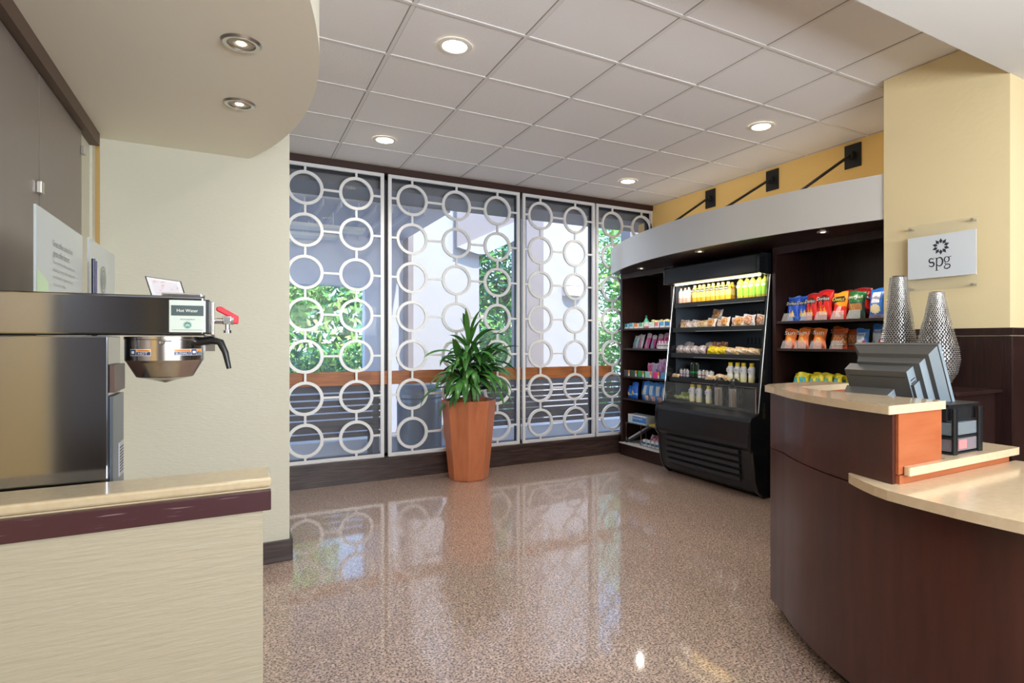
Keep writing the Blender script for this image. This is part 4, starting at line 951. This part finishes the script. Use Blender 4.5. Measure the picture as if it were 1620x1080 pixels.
curved_sticker(-.88, -.26, 1.383, 1.400, t, [(0, 1, 0, 1, 0, 1), (.02, .33, .06, .94, 2, 2), (.35, .98, .62, .94, 1, 2), (.35, .98, .06, .58, 2, 2), (.09, .25, .3, .7, 0, 3)], [('WARNING', .45, .68, .45, .2, 2), ('HOT', .45, .14, .42, .36, 0)])
curved_sticker(.28, 1.22, 1.383, 1.400, t, [(0, 1, 0, 1, 0, 1), (.02, .50, .62, .94, 1, 2), (.02, .50, .06, .58, 2, 2), (.52, .72, .06, .94, 2, 2), (.74, .98, .62, .94, 1, 2), (.74, .98, .06, .58, 2, 2), (.56, .68, .3, .7, 0, 3)], [('WARNING', .08, .68, .38, .2, 2), ('SLOWLY', .05, .14, .42, .34, 0), ('HOT', .78, .14, .18, .34, 0)])
# little easel card on the brewer
t = thing('framed_card', 'small dark-framed card leaning on top of the brewer', 'picture frame', (-.175, 1.99, BZ1))
def slab(p, n_, th): n_ = Vector(n_).normalized(); return [Vector(q) for q in p]+[Vector(q)+n_*th for q in p]
q4 = [(-.205, 1.985, BZ1+.001), (-.122, 1.985, BZ1+.001), (-.1385, 2.015, 1.597), (-.226, 2.015, 1.608)]
FQ = [(0, 3, 2, 1), (4, 5, 6, 7), (0, 1, 5, 4), (1, 2, 6, 5), (2, 3, 7, 6), (3, 0, 4, 7)]
MB().add(slab(q4, (0, 1, -.45), .005), FQ).build('frame', m_black, t)
c0 = sum((Vector(q) for q in q4), Vector())/4
MB().add([c0+(Vector(q)-c0)*.93+Vector((0, -.0012, .0004)) for q in q4], [(0, 1, 2, 3)]).build('mount', flat((.72, .70, .72)), t)
MB().add([c0+(Vector(q)-c0)*.70+Vector((0, -.0018, .0006)) for q in q4], [(0, 1, 2, 3)]).build('picture', mat('pink_marbled_print', (.66, .62, .66), .4, var=(60, (1, 1, 1), (.6, .42, .38), .5, .6)), t)
# acrylic signs
def sign(y0, y1, x, z1, label, lines, logo):
    t = thing('acrylic_sign', label, 'sign', (x, (y0+y1)/2, .911), 'pale acrylic signs behind the brewer')
    b = MB().box(x, x+.006, y0, y1, .911, z1).build('panel', m_frost, t)
    xx = x+.0075; d = MB(); w = y1-y0
    R_ = (0, 1, 0)
    for (s, sz, yc, zc, ww, mi) in lines: d.text(s, sz, (xx, y0+yc*w, zc), right=R_, width=ww*w, mi=mi)
    if logo:
        cy, cz = logo
        for (ro, ri) in ((.058, .052), (.042, .034)):
            n = 32; vs = []
            for k in range(n):
                a = 2*pi*k/n
                for r in (ro, ri): vs.append((xx, cy+r*cos(a), cz+r*sin(a)))
            d.add(vs, [(2*k, (2*k+2) % (2*n), (2*k+3) % (2*n), 2*k+1) for k in range(n)], 1)
        for k in range(5): d.add([(xx, cy-.022+.011*k-.003, cz-.028), (xx, cy-.022+.011*k+.003, cz-.028), (xx, cy-.022+.011*k+.003, cz+.028-.006*abs(k-2)), (xx, cy-.022+.011*k-.003, cz+.028-.006*abs(k-2))], [(0, 1, 2, 3)], 1)
    d.build('lettering', [flat((.10, .12, .12)), flat((.22, .27, .26))], t)
    return t
sg = sign(2.15, 2.72, -.50, 1.812, 'larger pale acrylic sign with small grey text, behind the brewer', [('Great coffee comes from', .028, .51, 1.728, .43, 0), ('great coffee farmers.', .028, .48, 1.694, .36, 0), ('Committed to ethical sourcing and', .015, .54, 1.668, .48, 1), ('building strong relationships with', .015, .54, 1.645, .48, 1), ('our farmers to support a better', .015, .52, 1.622, .44, 1), ('future for coffee.', .015, .44, 1.600, .27, 1)], None)
MB().add([(-.4935, 2.155, 1.2), (-.4935, 2.32, 1.2), (-.4935, 2.27, 1.60), (-.4935, 2.155, 1.63)], [(0, 1, 2, 3)]).build('green_wash', mat('pale_green_print', (.50, .66, .42), .5), sg)
sign(2.83, 3.38, -.50, 1.825, 'narrower acrylic sign with a round emblem, beside the cream corner', [('ethically sourced coffee', .012, .62, 1.50, .3, 1)], (3.10, 1.685))
for y0, y1, zt, r_, c, l in ((2.775, 2.765, 1.735, .006, (.02, .02, .06), 'dark blue straw, left one of two before the round emblem sign'), (2.805, 2.798, 1.73, .006, (.03, .04, .12), 'dark blue straw, right one of two before the round emblem sign'), (2.832, 2.827, 1.70, .004, (.7, .45, .38), 'thin pinkish stick beside the dark straws')):
    o = MB().tube([(-.47, y0, .912), (-.47, y1, zt)], r_, 8).build('drinking_straw', flat(c)); tag(o, l, 'straw', 'straws before the emblem sign')

# ================================================================== DESK
DC = (3.72, .95)
def darc(R, a0, a1, n): return [(DC[0]-R*cos(radians(a0+(a1-a0)*k/n)), DC[1]+R*sin(radians(a0+(a1-a0)*k/n))) for k in range(n+1)]
ya = lambda R, y: math.degrees(math.asin((y-DC[1])/R))
t = thing('reception_desk', 'curved dark mahogany reception desk on the right', 'desk', (2.7, 1.2, 0))
tip = [(2.45, 2.07), (2.53, 2.11), (2.97, 2.13)]
low = darc(1.66, 36.5, -62, 50)
lowp = [(2.97, 2.13), (2.53, 2.11), (2.45, 2.07)]+low+[(3.0, -.45), (3.0, .9), (2.95, 1.215), (2.42, 1.215), (2.42, 1.72), (2.50, 1.97), (2.97, 1.99)]
b = MB(); b.prism(lowp, .07, .862, 0, None, True); b.build('lower_panel', m_desk, t)
tier = [(2.97, 2.13), (2.53, 2.11), (2.45, 2.07)]+darc(1.656, 36.5, ya(1.656, 1.218), 24)+[(2.392, 1.218), (2.392, 1.72), (2.50, 1.975), (2.97, 1.99)]
b = MB(); b.prism(tier, .866, 1.156, 0, None, True); b.build('upper_panel', m_desk, t)
toe = [(2.9, 2.05), (2.55, 2.0)]+darc(1.59, 34, -62, 40)+[(2.95, -.4), (2.95, 1.2), (2.45, 1.2), (2.45, 1.7), (2.6, 1.95), (2.9, 1.95)]
b = MB(); b.prism(toe, 0, .07, 0, None, True); b.build('toe_kick', m_blackm, t)
MB().box(2.104, 2.392, 1.206, 1.217, .935, 1.156).build('end_panel', m_red, t)
MB().box(2.108, 2.93, 1.205, 1.218, .90, .931).build('riser', m_red, t)
MB().box(2.43, 2.92, 1.22, 1.66, .10, .928).build('staff_cabinet', m_darkz, t)
MB().box(2.52, 2.95, 1.96, 1.972, .9, 1.156).build('inner_panel', m_red, t)
# tops
tt = [(2.98, 2.16), (2.52, 2.14), (2.42, 2.08)]+darc(1.70, 37, ya(1.70, 1.20), 30)+[(2.418, 1.20), (2.418, 1.72), (2.45, 1.84), (2.53, 1.945), (2.98, 1.96)]
o = MB(); o.prism(tt, 1.158, 1.190, 0, None, False); o = o.build('transaction_top', m_stone, None, bevel=.009, segs=3)
tag(o, 'upper cream stone transaction top of the desk, curving to a point', 'countertop')
dk = []
for y in [1.41, 1.39, 1.35, 1.30, 1.24, 1.18, 1.1, 1.0]:
    R = 1.662+.085*min(1, ((1.42-y)/.22)**.75); dk.append((DC[0]-sqrt(R*R-(y-DC[1])**2), y))
dk += darc(1.748, 0, -60, 36)
dk = [(2.13, 1.222)] and dk
dkp = dk+[(3.0, -.5), (2.985, 1.204), (2.13, 1.204), (2.115, 1.30), (2.14, 1.41)]
o = MB(); o.prism(dkp, .8645, .8995, 0); o = o.build('writing_top', m_stone, None, bevel=.009, segs=3)
tag(o, 'lower cream stone writing top of the desk, nearest the camera', 'countertop')
lg = [(2.13, 1.178), (2.962, 1.178), (2.962, 1.66), (2.425, 1.66), (2.425, 1.2045), (2.13, 1.2045)]
o = MB(); o.prism(lg, .932, .963, 0); o = o.build('work_ledge', m_stone, None, bevel=.007, segs=3)
tag(o, 'narrow cream stone work ledge carrying the black organizer', 'countertop')
# organizer
t = thing('desk_organizer', 'black desk organizer with two translucent drawers on the work ledge', 'organizer', (2.63, 1.3, .963))
ox0, ox1, oy0, oy1 = 2.505, 2.745, 1.225, 1.40
b = MB()
b.box(ox0, ox1, oy0+.01, oy1, 1.155, 1.165); b.box(ox0, ox1, oy0, oy1, .9635, .970); b.box(ox0, ox1, oy0, oy1, 1.028, 1.035); b.box(ox0, ox1, oy1-.004, oy1, .9635, 1.16)
b.build('frame', m_black, t, bevel=.002)
for x in (ox0+.005, ox1-.04): MB().prism([(x, oy0-.008), (x+.032, oy0-.008), (x+.032, oy0+.004), (x, oy0+.004)], .964, 1.15).build('front_post', m_black, t, bevel=.006)
MB().box(ox0+.004, ox1-.004, oy0+.02, oy1-.002, 1.095, 1.154).build('top_tray', mat('smoked_plastic', (.02, .02, .022), .12), t, bevel=.004)
for z, c, nm_ in ((.971, (.22, .19, .21), 'drawer'), (1.036, (.17, .20, .22), 'drawer')):
    dr = MB().box(ox0+.01, ox1-.01, oy0+.004, oy1-.01, z+.002, z+.054).build(nm_, mat('drawer_%d' % int(z*1000), c, .25), t, bevel=.003)
MB().box(ox0+.06, ox0+.12, oy0+.002, oy0+.0038, .983, 1.018).build('pink_note', mat('pink_paper', (.75, .22, .22), .6), t)
t = MB().prism([(2.80, 1.42), (2.955, 1.38), (2.958, 1.40), (2.86, 1.55), (2.81, 1.55)], .963, .978)
tag(t.build('wooden_tray', m_red), 'small flat cherry wood tray behind the organizer', 'tray')
# POS terminal: leans away from the camera over the desk
t = thing('pos_terminal', 'grey point of sale terminal leaning on the desk, seen from behind', 'computer', (2.62, 1.45, .963))
def lean(pts_loc, lx, tz, th=.43):
    """local frame: u along -y (image right), h up the leaning back, n towards the camera side (-x)"""
    return pts_loc
PO = Vector((2.74, 1.30, .975)); LU = Vector((0, 1, 0)); LH = Vector((-sin(.43), 0, cos(.43))); LN = Vector((-cos(.43), 0, -sin(.43)))
def lbox(mb, u0, u1, h0, h1, n0, n1, mi=0, side=None, taper=0):
    vs = []
    for n_, tp_ in ((n0, 0), (n1, taper)):
        for h_ in (h0+tp_, h1-tp_):
            for u_ in (u0+tp_, u1-tp_): vs.append(PO+LU*u_+LH*h_+LN*n_)
    # order: n0:(h0u0,h0u1,h1u0,h1u1) n1:(...)
    mb.add(vs, [(0, 1, 3, 2), (4, 6, 7, 5), (2, 3, 7, 6), (1, 5, 7, 3), (0, 4, 5, 1)], mi)
    mb.add(vs, [(0, 2, 6, 4)], mi if side is None else side)
MG = [m_greyp, m_greyl]
b = MB(); lbox(b, -.005, .365, .03, .475, -.02, 0, 0, 1); lbox(b, 0, .36, .035, .47, 0, .025, 0, 1, .028); b.build('display', MG, t)
b = MB(); lbox(b, .045, .345, .05, .425, .02, .055, 0, 1, .012); b.build('display_back', MG, t)
b = MB(); lbox(b, .085, .375, .02, .40, .05, .105, 0, 1, .004); lbox(b, .075, .20, .02, .33, .05, .10, 0, 1, 0)
lbox(b, .10, .355, .365, .370, .104, .1055, 2); b.build('rear_housing', MG+[m_ink], t)
v_ = MB()
for k in range(13): lbox(v_, .0835, .0855, .18+.014*k-.16+.16, .183+.014*k, .065, .095, 0)
v_.build('vent_slots', m_ink, t)
b = MB(); lbox(b, .16, .385, .10, .31, .10, .185, 0, 1, .02); b.build('connector_cover', MG, t)
b = MB(); lbox(b, .10, .16, .02, .20, .10, .135, 0, 1, .01); b.build('cable_cover', MG, t)
b = MB(); b.box(2.54, 2.82, 1.33, 1.63, .963, .99); b.build('base', m_greyp, t, bevel=.004)
b = MB(); b.box(2.60, 2.70, 1.42, 1.54, .99, 1.16); b.build('stand', m_greyp, t, bevel=.004)

# ================================================================== CONSOLE, VASES, SIGN
t = thing('console_cabinet', 'dark wood console against the pier, carrying the silver vases', 'cabinet', (3.62, 2.0, 0))
MB().box(3.36, 3.868, 1.62, 2.32, 1.125, 1.145).build('top', m_dark, t, bevel=.003)
MB().box(3.40, 3.868, 1.66, 2.30, 0, 1.125).build('cabinet_body', m_darkz, t)
def lattice(name, x, y, z, prof, label):
    """vase of open brick-pattern mesh"""
    t = thing(name, label, 'vase', (x, y, z), 'tall silver lattice vases')
    def rad(h):
        for (r0, h0), (r1, h1) in zip(prof, prof[1:]):
            if h0 <= h <= h1:
                f = (h-h0)/(h1-h0); return r0+(r1-r0)*(f*f*(3-2*f)*.35+f*.65)
        return prof[-1][0]
    Ht = prof[-1][1]; step = .0115; n = int(Ht/step); N = 40; mb = MB(); g = .0034
    rr = random.Random(5)
    for j in range(n+1):
        h0 = j*step; r = rad(min(h0, Ht))
        vs = []
        for k in range(N*2):
            a = pi*k/N; jit = .0012*sin(k*3.1+j*1.7)
            for dr, dh in ((0.0, -g/2), (.003, 0), (0, g/2)): vs.append((x+(r+dr)*cos(a), y+(r+dr)*sin(a), z+h0+dh+jit))
        M = N*2
        mb.add(vs, [(3*k+q, 3*((k+1) % M)+q, 3*((k+1) % M)+q+1, 3*k+q+1) for k in range(M) for q in (0, 1)], 0)
        if j < n:
            r1 = rad(min(h0+step, Ht)); cnt_ = 34
            for k in range(cnt_):
                a = 2*pi*(k+.5*(j % 2)+.12*rr.uniform(-1, 1))/cnt_; w = .0021/max(r, .02)
                mb.add([(x+(r+.001)*cos(a-w), y+(r+.001)*sin(a-w), z+h0), (x+(r+.001)*cos(a+w), y+(r+.001)*sin(a+w), z+h0), (x+(r1+.001)*cos(a+w), y+(r1+.001)*sin(a+w), z+h0+step), (x+(r1+.001)*cos(a-w), y+(r1+.001)*sin(a-w), z+h0+step)], [(0, 1, 2, 3)], 0)
    mb.build('lattice', mat('silver_lattice', (.72, .70, .68), .28, metal=.85), t)
    MB().lathe([(rad(0)+.002, 0), (rad(0)+.002, .006)], (x, y, z), 32).build('foot', m_nickel, t)
    ins = [(max(rad(Ht*k/16)-.012, .01), Ht*k/16+.003) for k in range(17)]
    MB().lathe(ins, (x, y, z), 32, caps=False).build('liner', mat('dark_liner', (.07, .06, .06), .5), t)
lattice('lattice_vase', 3.575, 2.05, 1.146, [(.055, 0), (.095, .05), (.122, .11), (.118, .18), (.095, .28), (.078, .40), (.058, .54), (.045, .675)], 'taller silver lattice vase, directly behind the grey terminal')
lattice('lattice_vase', 3.50, 1.79, 1.146, [(.03, 0), (.07, .045), (.100, .10), (.112, .17), (.106, .23), (.082, .33), (.056, .44), (.036, .555)], 'shorter silver lattice vase, nearer the wall sign and corner')
# the wall sign
t = thing('wall_sign', 'white acrylic wall sign with flower emblem and three letters', 'sign', (3.86, 1.945, 1.95))
SX = 3.845
MB().box(SX, SX+.006, 1.745, 2.141, 1.745, 2.165).build('clear_backing', m_thin, t)
MB().box(SX-.005, SX-.0005, 1.745, 2.141, 1.822, 2.090).build('white_panel', flat((.66, .69, .72), .25), t)
for y in (1.768, 2.128):
    for z in (1.762, 2.148): MB().lathe([(.009, 0), (.009, .008), (.006, .01), (.006, .045)], (SX-.008, y, z), 14, axis='x').build('standoff', m_nickel, t)
R_ = (0, -1, 0); U_ = (0, 0, 1); xo = SX-.0062
d = MB(); cy, cz = 1.940, 2.013
for k in range(10):
    a = pi/2+2*pi*k/10; da = 2*pi/10*.49
    P = lambda r, aa: (xo, cy-r*cos(aa), cz+r*sin(aa))
    d.poly([P(.019, a), P(.034, a-da), P(.052, a), P(.034, a+da)])
# serif letters s p g drawn as pen strokes
o0 = (xo, cy, 1.892); K = .055
def circ(cx, cy_, rx, ry, a0, a1, n=20): return [(cx+rx*cos(radians(a0+(a1-a0)*k/n)), cy_+ry*sin(radians(a0+(a1-a0)*k/n))) for k in range(n+1)]
def stroke(pts, wf):
    n = len(pts)-1; d.ribbon([(p[0]*K, p[1]*K) for p in pts], [wf(i/n)*K for i in range(n+1)], o0, R_, U_)
sp = circ(-1.02, .70, .22, .24, 25, 200, 12)+circ(-1.02, .70, .22, .24, 215, 255, 3)+circ(-.98, .26, .25, .25, 70, -90, 12)+circ(-.98, .26, .26, .25, -100, -150, 5)
stroke(sp, lambda f: .07+.10*sin(pi*f))
stroke([(-.76, .80), (-.76, .98)], lambda f: .05); stroke([(-1.25, .22), (-1.25, .02)], lambda f: .05)
stroke([(-.44, .95), (-.44, -.48)], lambda f: .13); stroke([(-.62, .93), (-.44, .93)], lambda f: .06); stroke([(-.62, -.48), (-.24, -.48)], lambda f: .05)
stroke(circ(-.14, .48, .33, .48, 150, -150, 28), lambda f: .05+.12*sin(pi*f))
stroke(circ(.62, .66, .25, .30, 0, 360, 28), lambda f: .06+.07*abs(cos(2*pi*f)))
stroke([(.84, .86), (.98, .96), (1.10, .95)], lambda f: .07)
stroke([(.50, .38), (.42, .26), (.50, .14), (.70, .12), (.92, .06), (.97, -.10), (.90, -.28), (.66, -.38), (.42, -.32), (.36, -.18), (.46, -.02), (.56, .08)], lambda f: .06+.07*sin(pi*f))
d.build('lettering', flat((.03, .035, .05)), t)
for o in list(bpy.data.objects):
    if '_used' in o: del o['_used']
